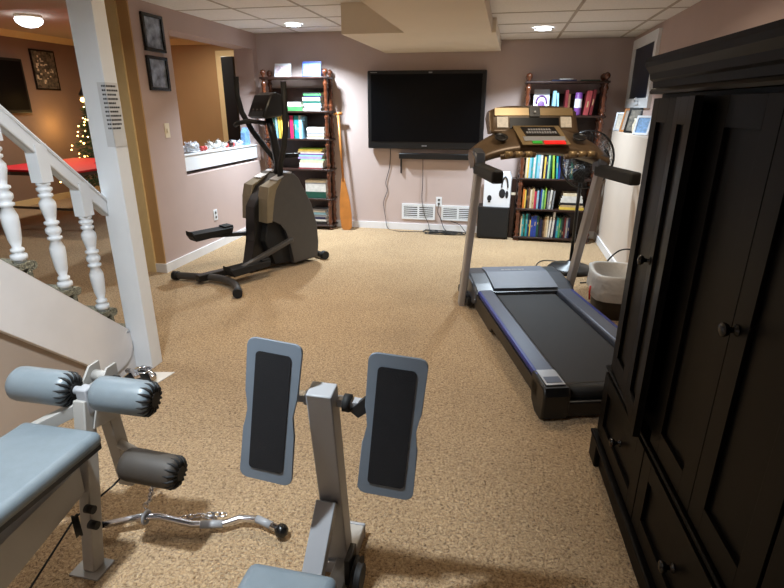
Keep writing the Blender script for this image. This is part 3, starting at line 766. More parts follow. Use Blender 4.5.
# ================================================================ TREADMILL (local x = right, y = forward)
T = thing('treadmill', 'grey treadmill with brown console and red key strip in front of the right bookcase', 'treadmill', (-0.26, 3.98, 0), math.radians(16.2))
def q(s, t, z): return (t, -s, z)
def deck(sa, sb, ta, tb, za, zb_, m, name, bev=0.01, **k):
    return obj(name, MB().box(q(sa,ta,za), q(sb,tb,zb_), bev=bev, **k), m, T)
deck(0.10, 1.60, 0.20, 0.68, 0.09, 0.165, 'belt', 'running_belt', 0.02)
obj('rear_roller', MB().cyl(q(1.61,0.18,0.125), q(1.61,0.71,0.125), 0.042, seg=20), 'black_rubber', T)
for ta, tb, sgn in ((0.075, 0.195, -1), (0.685, 0.805, 1)):
    obj('side_rail', MB().box(q(0.20,ta,0.10), q(1.56,tb,0.192), bev=0.014), 'rail_blue', T)
    xs_ = ta+0.008 if sgn < 0 else tb-0.008
    obj('rail_stripe', MB().box(q(0.24,xs_-0.011,0.170), q(1.54,xs_+0.011,0.1945), bev=0.004), 'rail_stripe', T)
    obj('side_skirt', MB().prism([(-0.18,0.05),(-0.66,0.045),(-0.70,0.09),(-1.60,0.09),(-1.60,0.165),(-0.18,0.165)], (ta-0.012) if sgn<0 else tb-0.02, (ta+0.02) if sgn<0 else tb+0.012, 'yz'), 'black_plastic', T)
    obj('rear_cap', MB().prism([(-1.50,0.195),(-1.68,0.19),(-1.70,0.15),(-1.69,0.02),(-1.66,0.0),(-1.58,0.0),(-1.54,0.06),(-1.50,0.10)], ta-0.012, tb+0.008, 'yz', bev=0.012), 'black_plastic', T)
    obj('rail_badge', MB().box(q(1.50,ta+0.01,0.1935), q(1.66,tb-0.01,0.1985), bev=0.002), 'silver_panel', T)
    obj('badge_mark', MB().box(q(1.58,ta+0.02,0.199), q(1.64,tb-0.02,0.2005)), 'rail_blue', T)
obj('rear_crossbar', MB().box(q(1.61,0.19,0.02), q(1.68,0.70,0.105), bev=0.01), 'black_plastic', T)
# hood
hp = [(0.22,0.09),(0.24,0.185),(0.12,0.215),(-0.05,0.245),(-0.22,0.24),(-0.33,0.19),(-0.36,0.08),(-0.34,0.04),(0.10,0.04)]
obj('motor_hood', MB().prism([(-s, z) for s, z in hp], 0.05, 0.83, 'yz', bev=0.025), 'tread_hood', T)
hs = [(0.215,0.203),(0.12,0.221),(-0.05,0.2505),(-0.20,0.2465),(-0.20,0.252),(-0.05,0.257),(0.12,0.227),(0.215,0.208)]
obj('hood_panel', MB().prism([(-s, z) for s, z in hs], 0.20, 0.70, 'yz', bev=0.003), 'hood_silver', T)
mb = MB()
x = 0.34
for l in (0.03,0.02,0.035,0.02,0.03,0.035,0.02):
    mb.box(q(-0.115,x,0.2545), q(-0.09,x+l*0.8,0.2565)); x += l
obj('hood_marking', mb, 'silver_panel', T)
obj('front_wheel', MB().cyl(q(-0.30,0.04,0.035), q(-0.30,0.06,0.035), 0.035), 'black_rubber', T)
obj('front_wheel', MB().cyl(q(-0.30,0.82,0.035), q(-0.30,0.84,0.035), 0.035), 'black_rubber', T)
# uprights
for t_, s1, z1_ in ((0.0, 0.34, 1.14), (0.86, 0.32, 1.12)):
    obj('upright', MB().beam(q(0.0,t_,0.0), q(s1,t_,z1_), 0.050, 0.075, up=(0,1,0), bev=0.012), 'tread_silver', T)
    obj('arm_rest', MB().box(q(s1-0.03,t_-0.036,z1_-0.068), q(s1+0.48,t_+0.036,z1_+0.012), bev=0.016, seg=3), 'black_rubber', T)
    obj('elbow_cover', MB().prism([(-(s1-0.06),z1_-0.04),(-(s1+0.05),z1_-0.04),(-(s1+0.02),z1_+0.075),(-(s1-0.08),z1_+0.10)], t_-0.035, t_+0.035, 'yz', bev=0.012), 'tread_hood', T)
    obj('frame_bracket', MB().box(q(-0.06,min(t_,0.43)+(0.02 if t_<0.4 else 0.40),0.03) if t_ < 0.4 else q(-0.06,0.80,0.03), q(0.12,0.09,0.10) if t_ < 0.4 else q(0.12,0.84,0.10), bev=0.008), 'black_plastic', T)
# console: curved dashboard
def ring_section(ts, f):
    mb = MB()
    rings = [[mb._v(V(p_)) for p_ in f(t_)] for t_ in ts]
    n = len(rings[0])
    for a, b in zip(rings, rings[1:]):
        for i in range(n): mb._f([a[i],a[(i+1)%n],b[(i+1)%n],b[i]], True)
    mb._f(list(reversed(rings[0])), False); mb._f(rings[-1], False)
    return mb
def dash(t):
    u = (t-0.43)/0.47
    a = abs(u)
    drop = 0.085*a**2.6
    sf = 0.33 + 0.05*(1-a*a)*-1      # front edge bows toward the belt at the ends
    zf = 1.255 - drop - 0.01
    sb_ = 0.10 + 0.10*a**2
    zbk = 1.375 - drop*1.6 - 0.02*a
    return [q(sf+0.02,t,zf-0.035), q(sf+0.035,t,zf-0.005), q(sf+0.01,t,zf+0.02), q(sb_+0.04,t,zbk), q(sb_-0.02,t,zbk+0.0), q(sb_-0.04,t,zbk-0.05), q(sb_+0.05,t,zf-0.06)]
o_ = obj('console_dash', ring_section([-0.04+0.94*i/24 for i in range(25)], dash), 'console_brown', T)
# raised upper display
def hi(t, z_add=0):
    u = (t-0.43)/0.33; a = min(1, abs(u))
    dz = 0.045*a**5
    return [q(0.16,t,1.335), q(0.13,t,1.355), q(0.075,t,1.48-dz), q(0.068,t,1.505-dz), q(0.05,t,1.512-dz), q(0.0,t,1.50-dz), q(-0.03,t,1.42), q(0.06,t,1.32)]
obj('display_hood', ring_section([0.115+0.63*i/20 for i in range(21)], hi), 'console_brown', T)
def slab(ta, tb, lo, hi_, off, thick=0.004):
    # panel on the sloped upper face, lo/hi in 0..1
    a = V((0, -0.13, 1.355)); b = V((0, -0.075, 1.48)); d = b-a; n = V((0,-d.z,d.y)).normalized()
    if n.y > 0: n = -n
    P0 = a + d*lo; P1 = a + d*hi_
    mb = MB()
    vs = []
    for t_ in (ta, tb):
        for pt in (P0, P1):
            for o in (off, off+thick):
                w_ = pt + n*o; vs.append(mb._v((t_, w_.y, w_.z)))
    for f in [(0,1,3,2),(4,6,7,5),(0,4,5,1),(2,3,7,6),(0,2,6,4),(1,5,7,3)]: mb._f([vs[i] for i in f], False)
    return mb
obj('upper_screen', slab(0.255, 0.61, 0.05, 0.62, 0.001), 'screen', T)
obj('hood_trim', slab(0.15, 0.395, 0.72, 1.12, 0.002, 0.006), 'console_gold', T)
obj('hood_trim', slab(0.475, 0.71, 0.72, 1.12, 0.002, 0.006), 'console_gold', T)
obj('fan_outlet', slab(0.398, 0.472, 0.66, 1.16, 0.002, 0.010), 'black_plastic', T)
obj('fan_outlet_dot', MB().ball((0.435, -0.098, 1.47), 0.011, 1, 0.7, 1), 'silver_panel', T)
obj('sticker', slab(0.165, 0.243, 0.10, 0.66, 0.001), 'console_pale', T)
obj('sticker', slab(0.622, 0.70, 0.10, 0.66, 0.001), 'console_pale', T)
# central control panel on the dash
a = V((0,-0.335,1.262)); b = V((0,-0.14,1.368)); d = b-a; n = V((0,-d.z,d.y)).normalized()
if n.z < 0: n = -n
def plate_(ta, tb, lo, hi_, off, th=0.003, ta2=None, tb2=None):
    mb = MB(); vs = []
    for (t0, t1_, f_) in ((ta, tb, lo), (ta2 if ta2 is not None else ta, tb2 if tb2 is not None else tb, hi_)):
        for t_ in (t0, t1_):
            for o in (off, off+th):
                w_ = a + d*f_ + n*o; vs.append(mb._v((t_, w_.y, w_.z)))
    for f in [(0,1,3,2),(4,6,7,5),(0,4,5,1),(2,3,7,6),(0,2,6,4),(1,5,7,3)]: mb._f([vs[i] for i in f], False)
    return mb
obj('control_panel', plate_(0.29, 0.62, -0.02, 1.05, 0.002, 0.006, 0.27, 0.60), 'console_gold', T)
obj('lower_screen', plate_(0.335, 0.575, 0.45, 0.96, 0.009, 0.003, 0.32, 0.56), 'black_plastic', T)
obj('keypad', plate_(0.31, 0.60, 0.16, 0.40, 0.009, 0.004), 'silver_panel', T)
for k in range(12): obj('key', plate_(0.345+0.018*k, 0.358+0.018*k, 0.55+0.0*(k%2), 0.66, 0.0125, 0.004), 'silver_panel', T)
for k in range(9): obj('key', plate_(0.365+0.018*k, 0.378+0.018*k, 0.72, 0.82, 0.0125, 0.004), 'silver_panel', T)
obj('start_key', plate_(0.36, 0.425, 0.02, 0.14, 0.009, 0.006), 'green_btn', T)
obj('safety_key_strip', plate_(0.44, 0.585, -0.02, 0.15, 0.009, 0.006), 'red_btn', T)
# side cups
for t_ in (0.16, 0.71):
    obj('cup_holder', MB().lathe([(0.045,0),(0.048,0.008),(0.035,0.010),(0.034,0.002)], q(0.255,t_,1.307), tuple(n), 18), 'black_plastic', T)
# pulse bars
for t0, t1_ in ((0.13, 0.36), (0.565, 0.78)):
    u0 = abs((t0+t1_)/2-0.43)
    zc = 1.215 - (0.01 if t0 < 0.4 else 0.01)
    obj('pulse_grip', MB().tube([q(0.385,t0,zc-0.015), q(0.40,(t0+t1_)/2,zc), q(0.395,t1_,zc)], 0.019, 12), 'console_brown', T)
    nseg = 3
    for k in range(nseg):
        a0 = t0 + 0.025 + k*(t1_-t0-0.03)/nseg
        obj('pulse_contact', MB().cyl(q(0.405,a0,zc+0.004), q(0.405,a0+0.045,zc+0.004), 0.0205), 'console_gold', T)

# ================================================================ FAN
Fn = thing('pedestal_fan', 'black pedestal fan with round wire cage standing behind the treadmill', 'fan', (0.70, 5.15, 0), math.radians(20))
obj('base', MB().lathe([(0.21,0),(0.215,0.02),(0.19,0.045),(0.05,0.07),(0.03,0.10)], (0,0,0), (0,0,1), 32), 'black_plastic', Fn)
obj('pole', MB().cyl((0,0,0.08), (0,0,1.0), 0.016), 'black_plastic', Fn)
obj('motor', MB().lathe([(0.03,-0.02),(0.07,0.0),(0.075,0.10),(0.05,0.14),(0.02,0.15)], (0,-0.02,1.06), (0,1,0), 18), 'black_plastic', Fn)
fc = V((0, -0.07, 1.06))
mb = MB()
for r_, dy in ((0.25,0.0),(0.25,-0.02),(0.21,-0.045),(0.16,-0.06),(0.11,-0.068),(0.21,0.045),(0.14,0.06)):
    mb.tube([fc + V((r_*math.cos(a), dy, r_*math.sin(a))) for a in [2*math.pi*i/36 for i in range(36)]], 0.006 if r_ > 0.24 else 0.0022, 6, closed=True)
for i in range(40):
    a = 2*math.pi*i/40
    mb.tube([fc + V((r_*math.cos(a), dy, r_*math.sin(a))) for r_, dy in ((0.04,-0.072),(0.12,-0.066),(0.21,-0.045),(0.25,-0.01),(0.25,0.01),(0.21,0.045),(0.05,0.07))], 0.0018, 4)
obj('cage', mb, 'black_plastic', Fn)
obj('hub_badge', MB().lathe([(0.045,0),(0.04,0.008)], fc+V((0,-0.07,0)), (0,-1,0), 20), 'black_plastic', Fn)
mb = MB()
for k in range(3):
    a0 = 2*math.pi*k/3
    pts = []
    for r_, da in ((0.03,0.0),(0.1,0.45),(0.2,0.5),(0.22,0.1),(0.18,-0.25),(0.08,-0.35)):
        pts.append((r_*math.cos(a0+da), r_*math.sin(a0+da)))
    mb.prism(pts, fc.y-0.006, fc.y+0.0, 'xz', Matrix.Translation((0,0,fc.z)))
obj('blades', mb, 'black_rubber', Fn)

# ================================================================ WASTE BIN
Bn = thing('waste_bin', 'dark rectangular bin lined with a white plastic bag between treadmill and right wall', 'bin', (0.895, 4.05, 0))
def rr_ring(mb, w_, d_, z, n=28, jit=0, rn_=None):
    vs = []
    for i in range(n):
        a = 2*math.pi*i/n
        c_, s_ = math.cos(a), math.sin(a)
        x = w_*math.copysign(abs(c_)**0.55, c_); y = d_*math.copysign(abs(s_)**0.55, s_)
        j = 1 + (rn_.uniform(-jit, jit) if rn_ else 0)
        vs.append(mb._v((x*j, y*j, z + (rn_.uniform(-jit, jit)*0.12 if rn_ else 0))))
    return vs
def loft(mb, rings, cap0=True, cap1=False):
    for a, b in zip(rings, rings[1:]):
        for i in range(len(a)): mb._f([a[i],a[(i+1)%len(a)],b[(i+1)%len(b)],b[i]], True)
    if cap0: mb._f(list(reversed(rings[0])), False)
    if cap1: mb._f(rings[-1], False)
mb = MB(); loft(mb, [rr_ring(mb,0.145,0.175,0.0), rr_ring(mb,0.175,0.205,0.34), rr_ring(mb,0.165,0.195,0.34), rr_ring(mb,0.14,0.17,0.02)], True, True)
obj('bin_body', mb, 'bin_dark', Bn)
rn = random.Random(11)
mb = MB(); loft(mb, [rr_ring(mb,0.176,0.206,0.15,28,0.03,rn), rr_ring(mb,0.188,0.218,0.18,28,0.05,rn), rr_ring(mb,0.190,0.220,0.22,28,0.035,rn), rr_ring(mb,0.194,0.224,0.26,28,0.04,rn), rr_ring(mb,0.192,0.222,0.30,28,0.035,rn), rr_ring(mb,0.196,0.226,0.34,28,0.02,rn), rr_ring(mb,0.182,0.212,0.352,28,0.01,rn), rr_ring(mb,0.162,0.192,0.345,28,0.01,rn), rr_ring(mb,0.145,0.175,0.2,28,0.03,rn), rr_ring(mb,0.11,0.14,0.1,28,0.05,rn)], False, True)
obj('bin_liner', mb, 'bag', Bn)
obj('drawstring', MB().tube([(-0.195,-0.1,0.24),(-0.20,-0.12,0.2),(-0.195,-0.13,0.14)], 0.007, 6), 'red_drawstring', Bn)
wire('cable_loop', [(1.125,4.55,0.35),(1.06,4.5,0.40),(0.98,4.55,0.36),(0.93,4.7,0.2),(0.95,4.75,0.05),(0.9,4.8,0.006),(0.75,4.75,0.006)], 0.007, 'black cable curving from the right wall behind the lined bin')
wire('fan_cord', [(0.49,5.10,0.01),(0.42,5.0,0.006),(0.38,5.2,0.006),(0.5,5.45,0.006),(0.9,5.3,0.006),(1.05,4.95,0.006)], 0.005, 'thin black cord on the carpet around the fan base')

# ================================================================ LEDGE ITEMS
def pframe(y, x, w_, h, lean, label, fm, pm, ry=0):
    t = thing('framed_picture', label, 'framed picture', (x, y, 1.266), math.radians(90+ry))
    Tc = Matrix.Rotation(math.radians(lean), 4, 'X')
    mb = MB().box((-w_/2,-0.012,0),(w_/2,-0.008,h),Tc)
    mb = MB().box((-w_/2,-0.014,0),(w_/2,0,0.018),Tc).box((-w_/2,-0.014,h-0.018),(w_/2,0,h),Tc).box((-w_/2,-0.014,0.018),(-w_/2+0.018,0,h-0.018),Tc).box((w_/2-0.018,-0.014,0.018),(w_/2,0,h-0.018),Tc)
    obj('frame', mb, fm, t)
    obj('picture', MB().box((-w_/2+0.018,-0.008,0.018),(w_/2-0.018,-0.002,h-0.018),Tc), pm, t)
# rotz=90+: local x -> +y, local -y -> +x ; flip so that the face looks into the room
def ledge_frame(y, w_, h, label, fm, pm, rot, x=1.155, lean=-14):
    t = thing('framed_picture', label, 'framed picture', (x, y, 1.266), math.radians(rot))
    Tc = Matrix.Rotation(math.radians(lean), 4, 'X')
    mb = MB().box((-w_/2,-0.014,0),(w_/2,0,0.018),Tc).box((-w_/2,-0.014,h-0.018),(w_/2,0,h),Tc).box((-w_/2,-0.014,0.018),(-w_/2+0.018,0,h-0.018),Tc).box((w_/2-0.018,-0.014,0.018),(w_/2,0,h-0.018),Tc)
    obj('frame', mb, fm, t)
    obj('picture', MB().box((-w_/2+0.018,-0.009,0.018),(w_/2-0.018,-0.003,h-0.018),Tc), pm, t)
ledge_frame(6.28, 0.16, 0.19, 'small pale framed picture at the far end of the right wall ledge', 'silver_panel', 'console_pale', -35, 1.20)
ledge_frame(5.98, 0.16, 0.23, 'brown framed picture leaning below the window on the right wall ledge', 'paddle_wood', 'tan_wall', -48, 1.20)
ledge_frame(5.78, 0.15, 0.24, 'dark framed picture in front of the brown frame on the ledge', 'frame_black', 'photo_dark', -48, 1.20)
ledge_frame(5.35, 0.16, 0.17, 'blue and white picture leaning on the ledge nearest the armoire', 'box_white', 'card_blue', -50, 1.20)
solo('tan_vase', MB().lathe([(0.03,0),(0.04,0.02),(0.045,0.08),(0.03,0.12),(0.034,0.14)], (1.21,5.58,1.266), (0,0,1), 16), 'ivory', 'small cream pot between the pictures on the right wall ledge', 'pot')

# ================================================================ ARMOIRE (local x = depth to the wall, y = towards far end)
A = thing('armoire', 'large black wooden armoire with panelled doors and drawers along the right wall', 'armoire', (0.507, 2.139, 0), math.radians(3.2))
def au(u, v, z): return (-v, -u, z)
UE = 1.72; DP = 0.53
def abox(name, u0, u1, v0, v1, z0_, z1_, bev=0.003, parent=None, m='black_wood'):
    return obj(name, MB().box(au(u0,v0,z0_), au(u1,v1,z1_), bev=bev), m, parent or A)
abox('upper_body', -0.005, UE, -DP, -0.026, 0.45, 1.56)
abox('lower_body', -0.03, UE+0.02, -DP, -0.004, 0.10, 0.45)
obj('plinth', MB().box(au(-0.03,-DP,0.0), au(UE+0.03,0.008,0.12), bev=0.003).box(au(-0.035,-DP,0.115), au(UE+0.03,0.036,0.135), bev=0.007).box(au(-0.033,-0.12,0.0), au(0.07,0.030,0.118), bev=0.006), 'black_wood', A)
# cornice
cp = [(-0.03,1.545),(0.022,1.545),(0.026,1.553),(0.022,1.561),(0.018,1.565),(0.020,1.585),(0.030,1.592),(0.034,1.612),(0.048,1.632),(0.052,1.648),(0.052,1.662),(-0.03,1.662)]
mb = MB()
def cpro(u, k):  # ring of profile mitred at the far end
    return [au(u + (-(v_ - -0.03)+0.0 if k else 0), v_, z_) for v_, z_ in cp]
r0 = [mb._v(V(au(0.03 - max(0, v_)*0.35, v_, z_))) for v_, z_ in cp]
r1_ = [mb._v(V(au(UE+0.03, v_, z_))) for v_, z_ in cp]
rb = [mb._v(V(au(0.03 - max(0, v_)*0.35, -DP, z_))) for v_, z_ in cp]
n_ = len(cp)
for A_, B_ in ((rb, r0), (r0, r1_)):
    for i in range(n_): mb._f([A_[i],A_[(i+1)%n_],B_[(i+1)%n_],B_[i]], False)
mb._f(r1_, False); mb._f(list(reversed(rb)), False)
mb.box(au(0.03,-DP,1.60), au(UE+0.03,-0.02,1.66))
obj('cornice', mb, 'black_wood', A)
obj('waist_moulding', MB().box(au(-0.035,-DP,0.442), au(UE+0.02,0.012,0.456), bev=0.005), 'black_wood', A)
def knob(parent, u, v, z, big=1.0):
    m4 = MB().lathe([(0.012*big,0),(0.013*big,0.003),(0.006*big,0.006),(0.006*big,0.016),(0.013*big,0.020),(0.016*big,0.027),(0.013*big,0.034),(0.004*big,0.037)], au(u,v,z), (-1,0,0), 16)
    return obj('knob', m4, 'knob_black', parent)
def door(u0, u1, z0_, z1_, Tm=None, kn=None, name='door', stile=0.072, railw=0.078):
    """door of thickness .022 whose front face is v=0; Tm applied in local"""
    th = 0.022
    mb = MB()
    I = Tm if Tm is not None else Matrix.Identity(4)
    def bx(a0,a1,b0,b1,v0,v1,bev=0.0009): mb.box(au(a0,v0,b0), au(a1,v1,b1), I, bev)
    bx(u0, u0+stile, z0_, z1_, -th, 0); bx(u1-stile, u1, z0_, z1_, -th, 0)
    bx(u0+stile, u1-stile, z0_, z0_+railw, -th, 0); bx(u0+stile, u1-stile, z1_-railw, z1_, -th, 0)
    mb.box(au(u0+stile-0.002,-th+0.002,z0_+railw-0.002), au(u1-stile+0.002,-0.012,z1_-railw+0.002), I)
    o = obj(name, mb, 'black_wood', A)
    if kn:
        k = MB().lathe([(0.014,0),(0.015,0.003),(0.007,0.006),(0.007,0.018),(0.014,0.022),(0.018,0.030),(0.015,0.037),(0.004,0.040)], au(kn[0],0,kn[1]), (-1,0,0), 16)
        k.bm.transform(I)
        obj('knob', k, 'knob_black', o)
    return o
zD0, zD1 = 0.462, 1.532
# first pair stands slightly open as a folding pair
def hinge(u, v, ang):   # rotate about the vertical through (u, v)
    p_ = V(au(u, v, 0))
    return Matrix.Translation(p_) @ Matrix.Rotation(ang, 4, 'Z') @ Matrix.Translation(-p_)
T0 = hinge(0.0, -0.022, math.radians(-2.8))
door(0.0, 0.263, zD0, zD1, T0)
p1 = T0 @ V(au(0.263, 0, 0))
T1 = Matrix.Translation(p1) @ Matrix.Rotation(math.radians(-8.5), 4, 'Z') @ Matrix.Translation(-V(au(0.265, 0, 0)))
door(0.265, 0.52, zD0, zD1, T1, (0.302, 1.015))
door(0.53, 0.858, zD0, zD1)
door(0.861, 1.188, zD0, zD1, None, (0.888, 1.015))
door(1.20, 1.455, zD0, zD1)
door(1.458, 1.715, zD0, zD1, None, (1.49, 1.015))
for u0, u1, uk in ((0.0, 0.545, 0.28), (0.553, 1.19, 0.87), (1.20, 1.715, 1.457)):
    o = door(u0, u1, 0.150, 0.438, hinge(0,0,0) @ Matrix.Translation((-0.018+0.0, 0, 0)), None, 'drawer', 0.07, 0.065)
    k = MB().lathe([(0.014,0),(0.015,0.003),(0.007,0.006),(0.007,0.018),(0.014,0.022),(0.018,0.030),(0.015,0.037),(0.004,0.040)], au(uk,0.006,0.275), (-1,0,0), 16)
    obj('knob', k, 'knob_black', o)

# ================================================================ LEFT WALL ITEMS
def wframe(y, z, w_, h, label, zt=0.0):
    t = thing('framed_photo', label, 'framed photo', (XL, y, z), math.radians(90), 'framed photos on the left wall')
    # local x -> +y world, local -y -> +x world
    mb = MB().box((-w_/2,-0.028,0),(w_/2,-0.001,0.028),bev=0.004).box((-w_/2,-0.028,h-0.028),(w_/2,-0.001,h),bev=0.004).box((-w_/2,-0.028,0.028),(-w_/2+0.028,-0.001,h-0.028),bev=0.004).box((w_/2-0.028,-0.028,0.028),(w_/2,-0.001,h-0.028),bev=0.004)
    obj('frame', mb, 'frame_black', t)
    obj('photo', B((-w_/2+0.026,-0.012,0.026),(w_/2-0.026,-0.004,h-0.026)), 'photo_grey', t)
wframe(4.535, 1.955, 0.29, 0.30, 'black framed greyish photo, upper of two by the pass-through')
wframe(4.53, 1.635, 0.29, 0.285, 'black framed greyish photo, lower of two, above the light switch')
# shelf board in the pass-through and decorations
sh = thing('pass_through_shelf', 'white boxed shelf front in the lower part of the wall opening', 'shelf', (XL-0.2, 5.65, z0))
obj('front_board', B((0.13, -0.84, 0.035), (0.155, 0.84, 0.185), bev=0.003), 'white_paint', sh)
obj('top_board', MB().box((-0.04, -0.84, 0.185), (0.165, 0.84, 0.20), bev=0.003).box((-0.04,-0.84,0.0),(-0.02,0.84,0.185)).box((-0.02,-0.84,0.0),(0.12,-0.82,0.185)).box((-0.02,0.82,0.0),(0.12,0.84,0.185)), 'white_paint', sh)
rn = random.Random(21)
def clump(name, y0_, y1_, n_, m, label, cat, rmax=0.05, seed=1):
    r_ = random.Random(seed); mb = MB()
    for i in range(n_):
        y = r_.uniform(y0_, y1_); rad = r_.uniform(0.015, rmax)
        c_ = V((XL-0.13+r_.uniform(-0.04,0.05), y, z0+0.203+rad*0.95+r_.uniform(0,0.02)))
        mb.ball(c_, rad, r_.uniform(0.7,1.2), r_.uniform(0.8,1.4), r_.uniform(0.6,1.0), 8, 6)
        for k in range(5):
            d = V((r_.uniform(-1,1), r_.uniform(-1,1), r_.uniform(0,1))).normalized()
            mb.cyl(c_+d*rad*0.7, c_+d*rad*1.5, 0.004, 0.001, 5)
    return solo(name, mb, m, label, cat)
clump('tinsel_garland', 4.88, 5.20, 24, 'tinsel', 'silvery white tinsel garland heaped at the left end of the opening shelf', 'garland', 0.05, 2)
clump('plastic_bags', 5.40, 5.80, 20, 'bag', 'crumpled clear and white plastic bags in the middle of the opening shelf', 'bags', 0.045, 3)
clump('tinsel_garland', 6.05, 6.18, 9, 'tinsel', 'silvery garland at the right end of the opening shelf by the elliptical', 'garland', 0.04, 4)
for i, y in enumerate((5.30, 5.36, 5.84, 5.98)):
    lab = ['red ornament left of the plastic bags on the opening shelf', 'small red ornament touching the plastic bags on the opening shelf', 'dark red ornament right of the plastic bags on the opening shelf', 'red ornament beside the right garland on the opening shelf'][i]
    solo('ornament', MB().ball((XL-0.11, y, z0+0.201+0.028), 0.028), 'tinsel_red', lab, 'ornament', 'red ornaments on the opening shelf')
solo('pine_cone', MB().ball((XL-0.10, 5.91, z0+0.201+0.040), 0.036, 1, 1, 1.1), 'wood_dark', 'dark round pine cone on the opening shelf between red ornaments', 'pine cone')
solo('paper_bag', MB().prism([(-0.07,0),(0.07,0),(0.06,0.16),(0.01,0.21),(-0.05,0.15)], 0, 0.06, 'yz', Matrix.Translation((XL-0.14, 6.32, z0+0.201))), 'card_blue', 'pale blue paper bag at the right end of the opening shelf', 'bag')
# tall dark panel beyond the opening
spk = thing('tall_speaker', 'tall narrow black panel standing beyond the wall opening', 'panel', (-4.24, 8.0, 0))
obj('body', B((-0.10, -0.03, 0), (0.10, 0.03, 2.22), bev=0.005), 'black_plastic', spk)
obj('base', B((-0.14, -0.15, 0), (0.14, 0.15, 0.03), bev=0.005), 'black_plastic', spk)

# ================================================================ FAR LEFT ROOM
t = thing('television', 'black television on the brown wall of the far left room, cut by the photo edge', 'television', (-7.4, 6.85, 1.40), math.radians(90))
obj('cabinet', B((-0.62,-0.07,0),(0.52,-0.001,0.78),bev=0.01), 'black_plastic', t)
obj('screen', B((-0.58,-0.074,0.05),(0.48,-0.0701,0.74)), 'screen', t)
t = thing('poster', 'dark collage poster on the brown wall left of the column', 'poster', (-7.4, 7.84, 1.75), math.radians(90))
obj('board', B((-0.24,-0.02,0),(0.24,-0.001,0.60)), 'frame_black', t)
mb = MB().use('photo_dark').box((-0.215,-0.023,0.025),(0.215,-0.0201,0.575)).use('ivory'); r_ = random.Random(8)
for k in range(24):
    x = r_.uniform(-0.2,0.14); z = r_.uniform(0.04,0.5)
    mb.box((x,-0.025,z),(x+r_.uniform(0.02,0.06),-0.0231,z+r_.uniform(0.01,0.04)))
obj('print', mb, None, t)
# table
t = thing('folding_table', 'folding table with a bright red top and dark tube legs beyond the stairs', 'table', (-5.75, 6.35, 0), math.radians(0))
obj('tabletop', B((-0.70, -0.85, 0.735), (0.70, 0.75, 0.76), bev=0.004), 'bluered', t)
obj('apron', MB().box((-0.68,-0.82,0.69),(0.68,-0.80,0.735)).box((0.66,-0.82,0.69),(0.68,0.72,0.735)).box((-0.68,-0.82,0.69),(-0.66,0.72,0.735)).box((-0.68,0.70,0.69),(0.68,0.72,0.735)), 'table_leg', t)
for x, y in ((-0.66,-0.72),(0.66,-0.72),(-0.66,0.66),(0.66,0.66)):
    obj('leg', MB().box((x-0.022,y-0.022,0),(x+0.022,y+0.022,0.735)), 'table_leg', t)
obj('crossbar', MB().box((-0.66,-0.73,0.25),(0.66,-0.71,0.28)), 'table_leg', t)
solo('dark_cloth', MB().prism([(-0.2,0),(0.2,0),(0.17,0.02),(0.05,0.035),(-0.12,0.03)], -0.2, 0.2, 'xz', Matrix.Translation((-5.35,6.6,0.761))), 'black_rubber', 'flat dark cloth lying on the red table top near the column', 'cloth')
# Christmas tree
ct = thing('christmas_tree', 'small green christmas tree with warm lights partly behind the white column', 'christmas tree', (-6.62, 7.80, 0))
mb = MB().lathe([(0.16,0),(0.16,0.03),(0.03,0.05),(0.03,0.3)], (0,0,0), (0,0,1), 12)
obj('stand', mb, 'wood_dark', ct)
r_ = random.Random(4)
mb = MB()
for k in range(2600):
    h = r_.random()**1.2; z = 0.28 + 1.35*h; R_ = 0.60*(1-h)*(0.8+0.2*math.sin(z*22)) + 0.03
    a = r_.uniform(0, 2*math.pi); rr = R_*r_.uniform(0.25,1)
    c_ = V((rr*math.cos(a), rr*math.sin(a), z)); d = V((math.cos(a), math.sin(a), r_.uniform(-0.5,0.35))).normalized()
    sd = d.cross(V((0,0,1))).normalized()*0.014
    tip = c_ + d*r_.uniform(0.05,0.10); up_ = V((0,0,0.012))
    va = [mb._v(p_) for p_ in (c_-sd, c_+sd, tip, c_+up_)]
    mb._f([va[0],va[1],va[2]]); mb._f([va[0],va[2],va[3]]); mb._f([va[1],va[3],va[2]])
obj('foliage', mb, 'leaf', ct)
mb = MB()
for k in range(95):
    h = r_.random(); z = 0.3 + 1.3*h; R_ = 0.60*(1-h)+0.05; a = r_.uniform(0, 2*math.pi)
    mb.ball((R_*math.cos(a), R_*math.sin(a), z), 0.012, 1,1,1, 6, 4)
obj('string_lights', mb, 'bulb', ct, kind='stuff')
obj('topper', MB().lathe([(0.02,0),(0.06,0.02),(0.09,0.06),(0.03,0.16),(0.005,0.22)], (-0.08,0,1.62), (0,0,1), 8), 'black_plastic', ct)
obj('topper_bulb', MB().ball((-0.08,-0.06,1.60), 0.035), 'bulb', ct)
lp = bpy.data.lights.new('tree_glow', 'POINT'); lp.energy = 6; lp.color = (1.0, 0.62, 0.22); lp.shadow_soft_size = 0.15
lo = bpy.data.objects.new('tree_glow', lp); lo.location = (-7.15, 7.75, 1.2); COL.objects.link(lo)

